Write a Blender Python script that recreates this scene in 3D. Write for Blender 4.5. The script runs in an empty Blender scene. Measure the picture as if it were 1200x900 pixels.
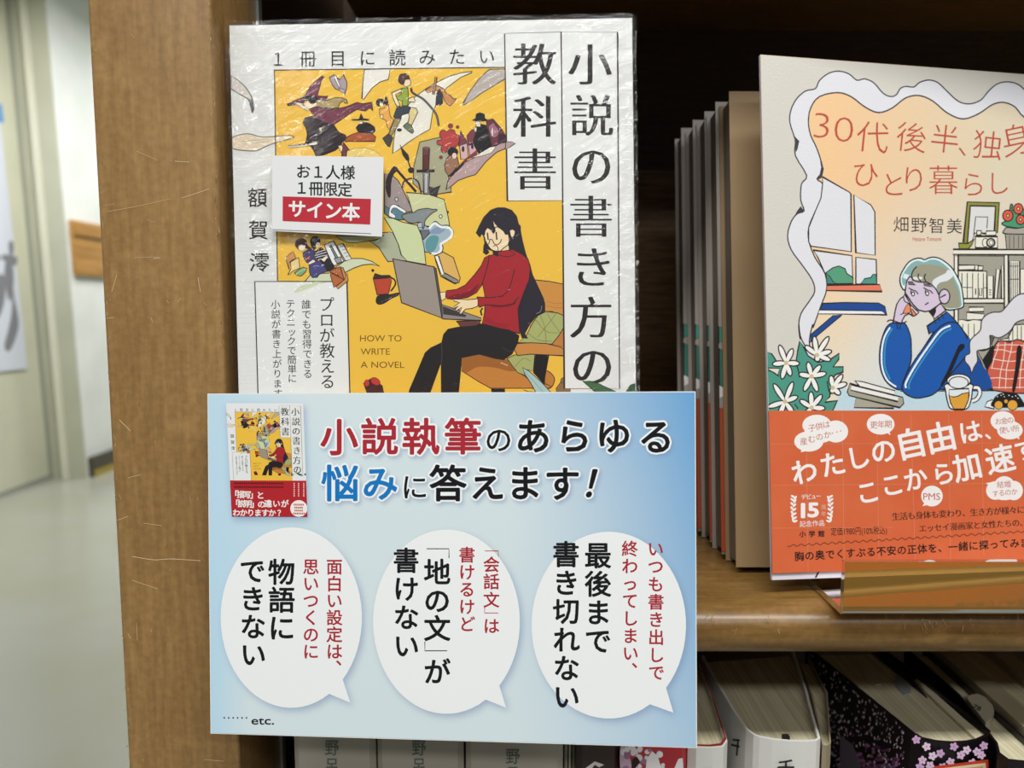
import bpy, math, random
import numpy as np
from mathutils import Vector, Matrix
from mathutils.geometry import tessellate_polygon
random.seed(7)
D = bpy.data
SC = bpy.context.scene
COL = SC.collection
rad = math.radians

# ------------------------------------------------------------------ camera
PITCH = rad(5.9); FPX = 901.0
cam = D.cameras.new('camera'); camo = D.objects.new('camera', cam); COL.objects.link(camo)
camo.location = (0, 0, 0); camo.rotation_euler = (rad(90) - PITCH, 0, 0)
cam.sensor_width = 36; cam.lens = FPX / 1200 * 36
cam.clip_start = 0.01; cam.clip_end = 60
cam.dof.use_dof = True; cam.dof.focus_distance = 0.245; cam.dof.aperture_fstop = 14
SC.camera = camo

# ------------------------------------------------------------------ world, lamps, exposure
w = D.worlds.new('world'); SC.world = w; w.use_nodes = True
bg = w.node_tree.nodes['Background']
bg.inputs[0].default_value = (0.93, 0.97, 1.0, 1); bg.inputs[1].default_value = 0.12

def area(name, loc, sx, sy, power, col=(1, .995, .975), rot=(0, 0, 0)):
    l = D.lights.new(name, 'AREA'); l.shape = 'RECTANGLE'; l.size = sx; l.size_y = sy
    l.energy = power; l.color = col
    o = D.objects.new(name, l); COL.objects.link(o); o.location = loc; o.rotation_euler = rot
    return o
area('ceiling_tube_light', (0.1, -0.55, 1.50), 2.4, 0.26, 50)
area('ceiling_tube_light', (0.1, -1.9, 1.50), 2.4, 0.30, 33)
area('ceiling_tube_light', (-2.2, 2.0, 2.2), 1.2, 0.3, 26)
area('ceiling_tube_light', (-2.0, 4.6, 2.2), 1.2, 0.3, 98)
area('ceiling_tube_light', (-2.2, 7.4, 2.2), 1.2, 0.3, 70)
SC.view_settings.view_transform = 'Standard'
SC.view_settings.look = 'None'
SC.view_settings.exposure = 0.0
SC.view_settings.gamma = 1.0
SC.view_settings.use_curve_mapping = False

# ------------------------------------------------------------------ helpers
cP, sP = math.cos(PITCH), math.sin(PITCH)
def ray(px, py):
    a = (px - 600) / FPX; b = (450 - py) / FPX
    return Vector((a, cP + b * sP, -sP + b * cP))
def at_z(px, py, z):
    d = ray(px, py); return d * (z / d.z)
def at_y(px, py, y):
    d = ray(px, py); return d * (y / d.y)

def lin(h):
    h = h.lstrip('#'); v = [int(h[i:i + 2], 16) / 255 for i in (0, 2, 4)]
    return tuple(c / 12.92 if c <= .04045 else ((c + .055) / 1.055) ** 2.4 for c in v)

def new_mat(name, col=(.8, .8, .8), rough=.5, spec=.5, metal=0):
    m = D.materials.new(name); m.use_nodes = True
    b = m.node_tree.nodes['Principled BSDF']
    b.inputs['Base Color'].default_value = (*col, 1); b.inputs['Roughness'].default_value = rough
    b.inputs['Specular IOR Level'].default_value = spec; b.inputs['Metallic'].default_value = metal
    return m
def N(m, t, **kw):
    n = m.node_tree.nodes.new(t)
    for k, v in kw.items():
        if k.startswith('i_'):
            n.inputs[k[2:].replace('_', ' ')].default_value = v
        else: setattr(n, k, v)
    return n
def L(m, a, b): m.node_tree.links.new(a, b)

def print_mat(name, rough, spec, bump=0.0, scale=900, coat=0.0, coat_bump=0):
    m = new_mat(name, rough=rough, spec=spec); b = m.node_tree.nodes['Principled BSDF']
    a = N(m, 'ShaderNodeAttribute', attribute_name='Col'); L(m, a.outputs['Color'], b.inputs['Base Color'])
    if bump:
        tc = N(m, 'ShaderNodeTexCoord'); no = N(m, 'ShaderNodeTexNoise'); no.inputs['Scale'].default_value = scale
        L(m, tc.outputs['Object'], no.inputs['Vector'])
        bp = N(m, 'ShaderNodeBump'); bp.inputs['Strength'].default_value = bump; bp.inputs['Distance'].default_value = .0002
        L(m, no.outputs['Fac'], bp.inputs['Height']); L(m, bp.outputs['Normal'], b.inputs['Normal'])
    return m
M_PRINT = print_mat('printed_paper', .55, .3)
M_LINEN = print_mat('printed_linen_paper', .42, .45, bump=.35, scale=1500)
M_CARD = print_mat('printed_card', .35, .4)

def noise_mat(name, c1, c2, scale=(1, 1, 1), nscale=8, rough=.5, spec=.4, bump=0, detail=6, lo=.35, hi=.65, bdist=.0003):
    m = new_mat(name, c1, rough, spec); b = m.node_tree.nodes['Principled BSDF']
    tc = N(m, 'ShaderNodeTexCoord'); mp = N(m, 'ShaderNodeMapping'); mp.inputs['Scale'].default_value = scale
    L(m, tc.outputs['Object'], mp.inputs['Vector'])
    no = N(m, 'ShaderNodeTexNoise'); no.inputs['Scale'].default_value = nscale; no.inputs['Detail'].default_value = detail
    L(m, mp.outputs['Vector'], no.inputs['Vector'])
    cr = N(m, 'ShaderNodeValToRGB'); e = cr.color_ramp.elements
    e[0].position = lo; e[0].color = (*c1, 1); e[1].position = hi; e[1].color = (*c2, 1)
    L(m, no.outputs['Fac'], cr.inputs['Fac']); L(m, cr.outputs['Color'], b.inputs['Base Color'])
    if bump:
        bp = N(m, 'ShaderNodeBump'); bp.inputs['Strength'].default_value = bump; bp.inputs['Distance'].default_value = bdist
        L(m, no.outputs['Fac'], bp.inputs['Height']); L(m, bp.outputs['Normal'], b.inputs['Normal'])
    return m

def wood_mat(name, base, dark, axis, rough=.45, wear=0.0, spec=.5):
    """long grain noise, blotchy stain, tiny pores; worn pale patches if wear"""
    m = new_mat(name, base, rough, spec); b = m.node_tree.nodes['Principled BSDF']
    tc = N(m, 'ShaderNodeTexCoord')
    def noise(sc, ns, det=5):
        mp = N(m, 'ShaderNodeMapping'); mp.inputs['Scale'].default_value = sc
        L(m, tc.outputs['Object'], mp.inputs['Vector'])
        no = N(m, 'ShaderNodeTexNoise'); no.inputs['Scale'].default_value = ns; no.inputs['Detail'].default_value = det
        L(m, mp.outputs['Vector'], no.inputs['Vector']); return no.outputs['Fac']
    s = [1, 1, 1]; s[axis] = .10
    g = noise(tuple(s), 520, 8)
    s2 = [1, 1, 1]; s2[axis] = .25
    h = noise(tuple(s2), 26, 4)
    k = noise((1, 1, 1), 420, 8)
    def ramp(f, lo, hi, a, c):
        cr = N(m, 'ShaderNodeValToRGB'); e = cr.color_ramp.elements
        e[0].position = lo; e[0].color = (*a, 1); e[1].position = hi; e[1].color = (*c, 1)
        L(m, f, cr.inputs['Fac']); return cr.outputs['Color']
    def mix(t, fac, a, c):
        x = N(m, 'ShaderNodeMix', data_type='RGBA', blend_type=t); x.inputs[0].default_value = fac
        L(m, a, x.inputs[6]); L(m, c, x.inputs[7]); return x.outputs[2]
    c0 = ramp(g, .3, .7, dark, base)
    c1 = mix('MULTIPLY', .55, c0, ramp(h, .3, .7, (.74, .73, .70), (1.1, 1.1, 1.1)))
    c2 = mix('MULTIPLY', .6, c1, ramp(k, .38, .62, (.80, .79, .76), (1.08, 1.08, 1.08)))
    if wear:
        s3 = [3, 3, 3]; s3[axis] = 14 if axis == 2 else 4
        wn = noise((1.0, 1.0, 1.6), 55, 9)
        f = ramp(wn, .60, .68, (0, 0, 0), (wear, wear, wear))
        x = N(m, 'ShaderNodeMix', data_type='RGBA'); L(m, f, x.inputs[0]); L(m, c2, x.inputs[6])
        x.inputs[7].default_value = (min(1, base[0] * 1.7), min(1, base[1] * 1.75), min(1, base[2] * 1.9), 1); c2 = x.outputs[2]
    L(m, c2, b.inputs['Base Color'])
    bp = N(m, 'ShaderNodeBump'); bp.inputs['Strength'].default_value = .25; bp.inputs['Distance'].default_value = .0002
    L(m, g, bp.inputs['Height']); L(m, bp.outputs['Normal'], b.inputs['Normal'])
    return m

def link(name, me, mat=None, parent=None):
    o = D.objects.new(name, me); COL.objects.link(o)
    if mat is not None:
        for mm in (mat if isinstance(mat, (list, tuple)) else [mat]): me.materials.append(mm)
    if parent: o.parent = parent
    return o
def mesh(name, vs, fs, mat=None, parent=None, smooth=False):
    me = D.meshes.new(name); me.from_pydata([tuple(v) for v in vs], [], fs); me.update()
    if smooth:
        for p in me.polygons: p.use_smooth = True
    return link(name, me, mat, parent)
def tag(o, label=None, cat=None, group=None, kind=None):
    if label: o['label'] = label
    if cat: o['category'] = cat
    if group: o['group'] = group
    if kind: o['kind'] = kind
    return o
def empty(name, loc=(0, 0, 0), mat=None):
    o = D.objects.new(name, None); COL.objects.link(o); o.empty_display_size = .02
    if mat is not None: o.matrix_world = mat
    else: o.location = loc
    return o
def box_vf(x0, x1, y0, y1, z0, z1):
    v = [(x0, y0, z0), (x1, y0, z0), (x1, y1, z0), (x0, y1, z0), (x0, y0, z1), (x1, y0, z1), (x1, y1, z1), (x0, y1, z1)]
    f = [(0, 3, 2, 1), (4, 5, 6, 7), (0, 1, 5, 4), (1, 2, 6, 5), (2, 3, 7, 6), (3, 0, 4, 7)]
    return v, f
def box(name, x0, x1, y0, y1, z0, z1, mat, parent=None, bevel=0):
    v, f = box_vf(x0, x1, y0, y1, z0, z1); o = mesh(name, v, f, mat, parent)
    if bevel:
        b = o.modifiers.new('bevel', 'BEVEL'); b.width = bevel; b.segments = 3
        for p in o.data.polygons: p.use_smooth = True
    return o
def prism(name, poly, z0, z1, mat, parent=None, smooth=False):
    """poly: plan points (x,y); vertical extrusion (z0/z1 may be lists)"""
    n = len(poly)
    a0 = z0 if isinstance(z0, (list, tuple)) else [z0] * n; a1 = z1 if isinstance(z1, (list, tuple)) else [z1] * n
    vs = [(p[0], p[1], a0[i]) for i, p in enumerate(poly)] + [(p[0], p[1], a1[i]) for i, p in enumerate(poly)]
    area2 = sum(poly[i][0] * poly[(i + 1) % n][1] - poly[(i + 1) % n][0] * poly[i][1] for i in range(n))
    ccw = area2 > 0
    tri = tessellate_polygon([[Vector((p[0], p[1], 0)) for p in poly]])
    fs = []
    for t in tri:
        a, b, c = [Vector(poly[i]).to_2d() for i in t]
        s = (b - a).cross(c - a)
        t = t if s > 0 else t[::-1]
        fs.append(tuple(i + n for i in t)); fs.append(tuple(t[::-1]))
    for i in range(n):
        j = (i + 1) % n
        fs.append((i, j, j + n, i + n) if ccw else (j, i, i + n, j + n))
    return mesh(name, vs, fs, mat, parent, smooth)

# ---- planes in space that carry flat print ----
def rotm(yaw, lean, roll):
    return Matrix.Rotation(yaw, 3, 'Z') @ Matrix.Rotation(lean, 3, 'X') @ Matrix.Rotation(roll, 3, 'Y')
class Face:
    """a rectangle leaning in space; local x = right, local z = up, local -y = towards the viewer"""
    def __init__(s, pos, yaw, lean, roll):
        s.p = Vector(pos); s.R = rotm(rad(yaw), rad(lean), rad(roll))
        s.M = Matrix.Translation(s.p) @ s.R.to_4x4()
        s.Ri = s.R.inverted(); s.o = s.Ri @ (-s.p)
    def uv(s, px, py):
        d = s.Ri @ ray(px, py); t = -s.o.y / d.y; q = s.o + d * t
        return (q.x, q.z)

# ---- glyphs (Blender's own bundled font), cached as polygons in em units ----
_g = {}
_fc = D.curves.new('lettering', 'FONT'); _fc.size = 1; _fc.resolution_u = 3
_fo = D.objects.new('lettering', _fc); COL.objects.link(_fo)
def glyph(ch, off=0.0):
    k = (ch, round(off, 4))
    if k not in _g:
        _fc.body = ch; _fc.offset = off
        me = D.meshes.new_from_object(_fo)
        vs = [(v.co.x, v.co.y) for v in me.vertices]; fs = [tuple(p.vertices) for p in me.polygons]
        D.meshes.remove(me); _g[k] = (vs, fs)
    return _g[k]

def catmull(pts, closed=True, n=5):
    out = []; m = len(pts)
    rng = range(m) if closed else range(m - 1)
    for i in rng:
        if closed: p0, p1, p2, p3 = pts[i - 1], pts[i], pts[(i + 1) % m], pts[(i + 2) % m]
        else: p0, p1, p2, p3 = pts[max(i - 1, 0)], pts[i], pts[i + 1], pts[min(i + 2, m - 1)]
        for k in range(n):
            t = k / n; t2 = t * t; t3 = t2 * t
            out.append(tuple(.5 * (2 * p1[a] + (p2[a] - p0[a]) * t + (2 * p0[a] - 5 * p1[a] + 4 * p2[a] - p3[a]) * t2 + (3 * p1[a] - p0[a] - 3 * p2[a] + p3[a]) * t3) for a in (0, 1)))
    if not closed: out.append(tuple(pts[-1]))
    return out
def nums(s, reg=None):
    v = [float(a) for a in s.replace(',', ' ').split()]; p = list(zip(v[::2], v[1::2]))
    if reg: x0, y0, k = reg; p = [(a / k + x0, b / k + y0) for a, b in p]
    return p
INK = '2E2426'
class Art:
    """flat printed shapes in a 2-D drawing space; realised later on a surface"""
    def __init__(s): s.items = []     # (verts2d, faces, colour)
    def raw(s, vs, fs, c): s.items.append((vs, fs, c)); return s
    def poly(s, pts, fill, line=None, w=1.1, sm=False, reg=None, n=4):
        if isinstance(pts, str): pts = nums(pts, reg)
        if sm: pts = catmull(pts, True, n)
        if fill:
            t = tessellate_polygon([[Vector((p[0], p[1], 0)) for p in pts]])
            s.raw(pts, [tuple(x) for x in t], fill)
        if line: s.stroke(pts + [pts[0]], w, line)
    def stroke(s, pts, w, c, sm=False, reg=None, taper=False, n=5):
        if isinstance(pts, str): pts = nums(pts, reg)
        if sm: pts = catmull(pts, False, n)
        q = [pts[0]]
        for p in pts[1:]:
            if math.hypot(p[0] - q[-1][0], p[1] - q[-1][1]) > 1e-4: q.append(p)
        if len(q) < 2: return
        vs = []; fs = []; m = len(q)
        for i, p in enumerate(q):
            a = q[max(i - 1, 0)]; b = q[min(i + 1, m - 1)]
            if i == m - 1 and m > 2 and math.hypot(q[0][0] - p[0], q[0][1] - p[1]) < 1e-4: b = q[1]
            if i == 0 and m > 2 and math.hypot(q[-1][0] - p[0], q[-1][1] - p[1]) < 1e-4: a = q[-2]
            dx, dy = b[0] - a[0], b[1] - a[1]; l = math.hypot(dx, dy) or 1
            nx, ny = -dy / l, dx / l
            d1 = (p[0] - a[0], p[1] - a[1]); l1 = math.hypot(*d1)
            kk = 1.0
            if l1 > 1e-6:
                cs = abs((d1[0] * dx + d1[1] * dy) / (l1 * l)); kk = 1 / max(cs, .6)
            ww = w * .5 * kk * (1 - .8 * abs(2 * i / (m - 1) - 1) if taper else 1)
            vs += [(p[0] + nx * ww, p[1] + ny * ww), (p[0] - nx * ww, p[1] - ny * ww)]
        for i in range(m - 1): fs.append((2 * i, 2 * i + 1, 2 * i + 3, 2 * i + 2))
        s.raw(vs, fs, c)
    def ell(s, cx, cy, rx, ry, fill, line=None, w=1.1, rot=0, reg=None, n=22):
        if reg: cx = cx / reg[2] + reg[0]; cy = cy / reg[2] + reg[1]; rx /= reg[2]; ry /= reg[2]
        c, si = math.cos(rad(rot)), math.sin(rad(rot)); pts = []
        for i in range(n):
            a = 2 * math.pi * i / n; x, y = rx * math.cos(a), ry * math.sin(a)
            pts.append((cx + x * c - y * si, cy + x * si + y * c))
        s.poly(pts, fill, line, w)
    def ch(s, ch, cx, cy, em, c, off=0.0, rot=0, sx=1, sy=1, dx=0, skew=0, dy=0):
        if off > .0061:      # heavier weights: copies pushed outwards all round
            n = 12 if off > .05 else 8
            for k in range(n):
                a = 2 * math.pi * k / n
                s.ch(ch, cx, cy, em, c, 0, rot, sx, sy, dx + math.cos(a) * off * em, skew, math.sin(a) * off * em)
            off = 0
        vs, fs = glyph(ch, off)
        if not fs: return
        co, si = math.cos(rad(rot)), math.sin(rad(rot))
        if ord(ch) < 256:
            x0 = min(v[0] for v in vs); x1 = max(v[0] for v in vs); mx, my = (x0 + x1) / 2, .35
        else: mx, my = .5, .38
        out = []
        for x, y in vs:
            a = (x - mx + skew * (y - my)) * em * sx + dx; b = (y - my) * em * sy + dy
            out.append((cx + a * co + b * si, cy + a * si - b * co) if rot else (cx + a, cy - b))
        s.raw(out, fs, c)
    def mincho(s, ch, cx, cy, em, c, **k):
        for d in (-.022, 0, .022): s.ch(ch, cx, cy, em, c, off=-.008, dx=d * em, **k)
    def line(s, txt, a, b, em, c, off=0.0, vert=False, rot=0, serif=False, sx=1, sy=1):
        n = len(txt)
        for i, t in enumerate(txt):
            f = i / (n - 1) if n > 1 else 0
            x = a[0] + (b[0] - a[0]) * f; y = a[1] + (b[1] - a[1]) * f; r = rot
            if t in ' 　': continue
            if vert and t in '「」ー…（）()': r = rot + 90
            if vert and t == '「': y += em * .0
            if vert and t in '、。': x += em * .55; y -= em * .35 + 0
            if vert and t in 'っッ': x += em * .08
            if serif: s.mincho(t, x, y, em, c, rot=r, sx=sx, sy=sy)
            else: s.ch(t, x, y, em, c, off, r, sx, sy)
    def latin(s, txt, x0, x1, yc, cap, c, off=0.0, rot=0, sx=None):
        """whole string fitted between x0 and x1, cap height cap, centred on yc"""
        vs, fs = glyph(txt, off)
        a = min(v[0] for v in vs); b = max(v[0] for v in vs); k = (x1 - x0) / (b - a); ky = cap / .70
        co, si = math.cos(rad(rot)), math.sin(rad(rot)); cx = (x0 + x1) / 2; out = []
        for x, y in vs:
            X = (x - (a + b) / 2) * k; Y = (y - .35) * ky
            out.append((cx + X * co + Y * si, yc + X * si - Y * co))
        s.raw(out, fs, c)
    def mapped(s, fn):
        r = Art(); r.items = [([fn(*p) for p in vs], fs, c) for vs, fs, c in s.items]; return r

def realise(name, art, parent, mat, y0, K=1.0, step=1.2e-6, tint=(1, 1, 1)):
    """art is in local (u,v) of parent; each following shape lies a few microns prouder"""
    V = []; F = []; C = []; y = y0
    # layer of a shape = one above the highest differently coloured shape it may overlap
    n = len(art.items); bb = np.zeros((n, 4)); lay = np.zeros(n, int); cid = np.zeros(n, int); cmap = {}
    for i, (vs, fs, c) in enumerate(art.items):
        a = np.array(vs); bb[i] = (*a.min(0), *a.max(0)); cid[i] = cmap.setdefault(c, len(cmap))
        if i:
            hit = (bb[:i, 0] <= bb[i, 2]) & (bb[:i, 2] >= bb[i, 0]) & (bb[:i, 1] <= bb[i, 3]) & (bb[:i, 3] >= bb[i, 1])
            lay[i] = lay[:i][hit].max() + 1 if hit.any() else 0
    for k_, (vs, fs, c) in enumerate(art.items):
        if not fs: continue
        y = y0 - step * lay[k_]
        b = len(V); V += [(p[0], y, p[1]) for p in vs]
        cc = lin(c) if isinstance(c, str) else c
        cc = tuple(min(1, x * K * t) for x, t in zip(cc, tint))
        for f in fs:
            f = tuple(b + i for i in f)
            a, q, r = V[f[0]], V[f[1]], V[f[2]]
            if (q[0] - a[0]) * (r[2] - a[2]) - (q[2] - a[2]) * (r[0] - a[0]) < 0: f = f[::-1]
            F.append(f)
        C += [cc] * len(vs)
    me = D.meshes.new(name); me.from_pydata(V, [], F); me.update()
    at = me.color_attributes.new('Col', 'FLOAT_COLOR', 'POINT')
    at.data.foreach_set('color', np.c_[np.array(C), np.ones(len(C))].astype(np.float32).ravel())
    return link(name, me, mat, parent), y
def grid_print(name, parent, mat, u0, u1, v0, v1, nu, nv, y, fn, K=1.0):
    """a printed gradient: fn(u,v)->linear rgb arrays on a regular grid"""
    u = np.linspace(u0, u1, nu + 1); v = np.linspace(v0, v1, nv + 1); U, Vv = np.meshgrid(u, v)
    co = np.stack([U.ravel(), np.full(U.size, y), Vv.ravel()], 1)
    i = np.arange(nu * nv); r = i // nu; c = i % nu; a = r * (nu + 1) + c
    f = np.stack([a, a + 1, a + nu + 2, a + nu + 1], 1)
    me = D.meshes.new(name); me.from_pydata(co.tolist(), [], f.tolist()); me.update()
    rgb = np.clip(fn(U.ravel(), Vv.ravel()) * K, 0, 1)
    at = me.color_attributes.new('Col', 'FLOAT_COLOR', 'POINT')
    at.data.foreach_set('color', np.c_[rgb, np.ones(len(rgb))].astype(np.float32).ravel())
    return link(name, me, mat, parent)

# ================================================================== SETTING
ZF = -1.30           # floor below the camera
lean = lambda z: -(z - ZF) * .030
def tilted_wall(name, x, y0, y1, mat, z0=ZF, z1=2.39, th=.06):
    vs = [(x + lean(z0), y0, z0), (x + lean(z0), y1, z0), (x + lean(z1), y1, z1), (x + lean(z1), y0, z1)]
    vs += [(a - th, b, c) for a, b, c in vs]
    fs = [(0, 1, 2, 3), (7, 6, 5, 4), (0, 4, 5, 1), (1, 5, 6, 2), (2, 6, 7, 3), (3, 7, 4, 0)]
    return tag(mesh(name, vs, fs, mat), kind='structure')
M_WALLW = noise_mat('white_wall_paint', lin('E3E6E2'), lin('D9DDD8'), nscale=3, rough=.7)
M_WALLB = noise_mat('beige_wall_paint', lin('BFBFAC'), lin('B7B7A4'), nscale=3, rough=.6)
M_DOOR = noise_mat('cream_door_paint', lin('CFCFB8'), lin('C6C6B0'), nscale=2, rough=.5)
M_GREY = new_mat('grey_door_edge', lin('9C9D90'), .5)
M_FLOOR = noise_mat('grey_vinyl_floor', lin('9A9B90'), lin('969788'), nscale=2, rough=.22, spec=.5, detail=8)
fl = tag(box('floor', -6, 4, -5, 10, ZF - .05, ZF, M_FLOOR), kind='structure')
tag(box('ceiling', -6, 4, -5, 10, 2.40, 2.44, M_WALLW), kind='structure')
tag(box('wall_back', -5, 4, 9, 9.1, ZF, 2.4, M_WALLW), kind='structure')
tilted_wall('wall_left', -3.47, 2.0, 5.68, M_DOOR)
tilted_wall('wall_far_left', -3.20, 5.70, 9, M_WALLW, th=.2)
# the pier between door wall and far wall
def pier(name, xa, xb, y0, y1, mat, parent=None):
    z0, z1 = ZF, 2.39
    vs = []
    for z in (z0, z1):
        vs += [(xa + lean(z), y0, z), (xb + lean(z), y0, z), (xb + lean(z), y1, z), (xa + lean(z), y1, z)]
    return mesh(name, vs, box_vf(0, 1, 0, 1, 0, 1)[1], mat, parent)
tag(pier('wall_pier', -3.52, -3.205, 5.69, 5.76, M_WALLB), kind='structure')
tag(pier('highlight_strip', -3.375, -3.335, 5.665, 5.70, new_mat('highlight_paint', lin('DDDCCB'), .5)), kind='structure')  # pale strip: the highlight down the pier put in as colour
tag(pier('trim_2', -3.475, -3.452, 5.665, 5.69, M_GREY), kind='structure')
tag(mesh('baseboard_left', *[( [(-3.47 + .001, 2, ZF), (-3.47 + .012, 2, ZF), (-3.47 + .012, 5.66, ZF), (-3.47 + .001, 5.66, ZF),
     (-3.47 + .001, 2, ZF + .035), (-3.47 + .012, 2, ZF + .035), (-3.47 + .012, 5.66, ZF + .035), (-3.47 + .001, 5.66, ZF + .035)]),
     box_vf(0, 1, 0, 1, 0, 1)[1]], M_GREY), kind='structure')
bb = box('baseboard_far', -3.215, -3.165, 5.72, 8.9, ZF, ZF + .15, new_mat('dark_baseboard', lin('4A453A'), .5)); tag(bb, kind='structure')
st = box('baseboard_stripe', -3.16, -3.155, 5.72, 8.9, ZF, ZF + .05, new_mat('yellow_tape', lin('A8923A'), .5)); tag(st, kind='structure'); st.name = 'trim_3'
# wooden board on the far wall
wbm = noise_mat('varnished_board', lin('B88A48'), lin('9E7236'), scale=(1, .06, 1), nscale=40, rough=.4)
wb = empty('wall_board', (-3.23, 6.2, .60)); tag(wb, 'varnished wooden board with grooves fixed high on the white far wall', 'wall board')
def wbbox(n, x0, x1, y0, y1, z0, z1, m): return box(n, x0, x1, y0, y1, z0, z1, m, wb, .004)
wbbox('panel', -.04, .03, -.36, .9, -.205, .20, wbm)
wbbox('moulding', .03, .045, -.36, .9, .09, .20, wbm); wbbox('moulding', .03, .045, -.36, .9, -.205, -.10, wbm)
wb.location = (-3.26, 6.10, .42)
# poster on the door wall
PF = Face((-3.47 + lean(-.44) + .012, 4.6, -.44), 90, -1.72, 0)
ps = empty('poster', mat=PF.M); tag(ps, 'pale poster with grey leaf-like print taped on the cream door wall', 'poster')
pa = Art(); w1 = .91
pa.poly([(0, 0), (w1, -.02), (w1 - .04, 1.75), (0, 1.75)], 'D2D7E2')
for q in ('-60 118 2 122 5 143 -60 146',): pa.poly([PF.uv(*p) for p in nums(q)], '6E9BD0')
for q in ('10 285 15 283 16 295 12 302', '4 298 12 300 10 307 2 304', '13 300 20 302 18 312 11 306', '8 302 14 308 16 330 12 352 8 345 5 320',
          '13 320 17 350 22 378 17 400 10 412 5 405 10 385 14 360', '-6 330 4 322 6 345 0 370 -8 372', '0 300 -8 296 -10 304 -2 306'):
    pa.poly(catmull([PF.uv(*p) for p in nums(q)]), '808188')
o, _ = realise('printed_sheet', pa, ps, M_PRINT, 0.0, step=2e-4)

# ================================================================== BOOKCASE
W_POST = wood_mat('varnished_post_wood', lin('A17E4E'), lin('8D6B3F'), 2, .42, wear=.14)
W_SIDE = wood_mat('inner_post_wood', lin('9A7644'), lin('84602F'), 2, .45)
W_SHELF = wood_mat('varnished_shelf_wood', lin('8F6C3B'), lin('765729'), 0, .34, wear=.30, spec=.6)
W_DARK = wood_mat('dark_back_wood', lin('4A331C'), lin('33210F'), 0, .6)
bc = empty('bookcase', (0, .25, ZF)); tag(bc, 'brown varnished wooden bookcase with scratched post and rounded shelf edge', 'bookcase')
def bcadj(o): o.location = (-bc.location.x, -bc.location.y, -bc.location.z); return o
SH = -.1012
PX0, PX1, PY0 = -.1309, -.0928, .2475
bcadj(box('post', PX0, PX1, PY0, .2915, ZF + .001, .8, W_POST, bc, .0012))
bcadj(box('metal_strip', PX1 - .006, PX1 + .0008, .2915, .2955, ZF + .01, .8, new_mat('grey_metal', lin('B4B6B0'), .35, .5, .6), bc))
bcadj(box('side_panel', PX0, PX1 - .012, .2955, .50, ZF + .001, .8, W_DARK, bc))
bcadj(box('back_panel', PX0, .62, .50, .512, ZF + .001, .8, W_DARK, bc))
bcadj(box('post', .62, .66, PY0, .512, ZF + .001, .8, W_SIDE, bc, .0012))
def shelf(name, zt, th, x0, x1, yf, yb, r=.0135):
    pts = []
    n = 10; cz = zt - th / 2
    for i in range(n + 1):
        a = -math.pi / 2 + math.pi * i / n
        s_, c_ = math.sin(a), math.cos(a)
        ex = lambda t: math.copysign(abs(t) ** .75, t)
        pts.append((yf + r - r * ex(c_), cz + th / 2 * ex(s_)))
    pts += [(yb, zt), (yb, zt - th)]
    m = len(pts); vs = [(x0, a, b) for a, b in pts] + [(x1, a, b) for a, b in pts]
    fs = [tuple(range(m - 1, -1, -1)), tuple(range(m, 2 * m))] + [(i, (i + 1) % m, (i + 1) % m + m, i + m) for i in range(m)]
    fs = [f[::-1] for f in fs]
    o = mesh(name, vs, fs, W_SHELF, bc)
    for p in o.data.polygons: p.use_smooth = len(p.vertices) == 4
    o.data.polygons[m + 1 if False else -2].use_smooth = False
    e = o.modifiers.new('es', 'EDGE_SPLIT'); e.split_angle = rad(40)
    return bcadj(o)
shelf('shelf_board', SH, .0175, PX1, .62, .2465, .50)
shelf('shelf_board', .190, .020, PX1, .62, .2465, .50)
shelf('shelf_board', -.350, .019, PX1, .62, .2465, .50)
bcadj(box('riser_board', PX1, .62, .450, .462, SH + .0002, .0765, wood_mat('riser_wood', lin('6E5230'), lin('432E18'), 0, .5), bc))
# scratches in the varnish of the post front
sa = Art(); post = Face((PX0, PY0, -.3), 0, 0, 0)
for q, wd in (('126 248 160 242 200 233', .9), ('213 232 235 225 245 221', .9), ('120 242 134 239', .6), ('158 302 186 301', .35), ('160 177 185 188', .5),
          ('205 189 222 190', .9), ('232 325 235 342', .6), ('137 322 131 342', .7), ('172 257 182 261', .6), ('180 303 188 302', .8),
          ('140 492 153 505', .9), ('155 652 180 656 200 655 235 657', .8), ('155 680 185 690', .7), ('168 613 190 616', .6), ('137 610 150 605', .7),
          ('177 372 179 378', 1.0), ('195 352 198 355', 1.0), ('125 373 134 372', .7), ('240 890 262 892', .7), ('150 742 153 748', .6), ('150 560 165 556', .5),
          ('222 580 224 590', .6), ('160 730 161 750', .5), ):
    p = nums(q); sa.stroke(catmull(p, False, 4) if len(p) > 2 else p, wd, random.choice(['CDB084', 'BC9C6C', 'D6BE98']))
for i in range(170):
    y = random.uniform(0, 900); e = random.random()
    x = 104 + y * .049 + random.uniform(1, 8) if e < .4 else (249 + y * .033 - random.uniform(1, 5) if e < .85 else random.uniform(150, 250))
    l = random.uniform(1, 6); a = random.uniform(-1, 1) if e > .8 else random.uniform(-.5, .5)
    sa.stroke([(x, y), (x + l * a, y + l)], random.uniform(.3, .8), random.choice(['C4A678', 'B59566', '7A5A34']))
sa = sa.mapped(post.uv)
s_, _ = realise('scratches', sa, bc, M_PRINT, 0.0, step=1e-6); s_.matrix_local = Matrix.Translation(-bc.location) @ post.M @ Matrix.Translation((0, -.00005, 0))
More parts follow.
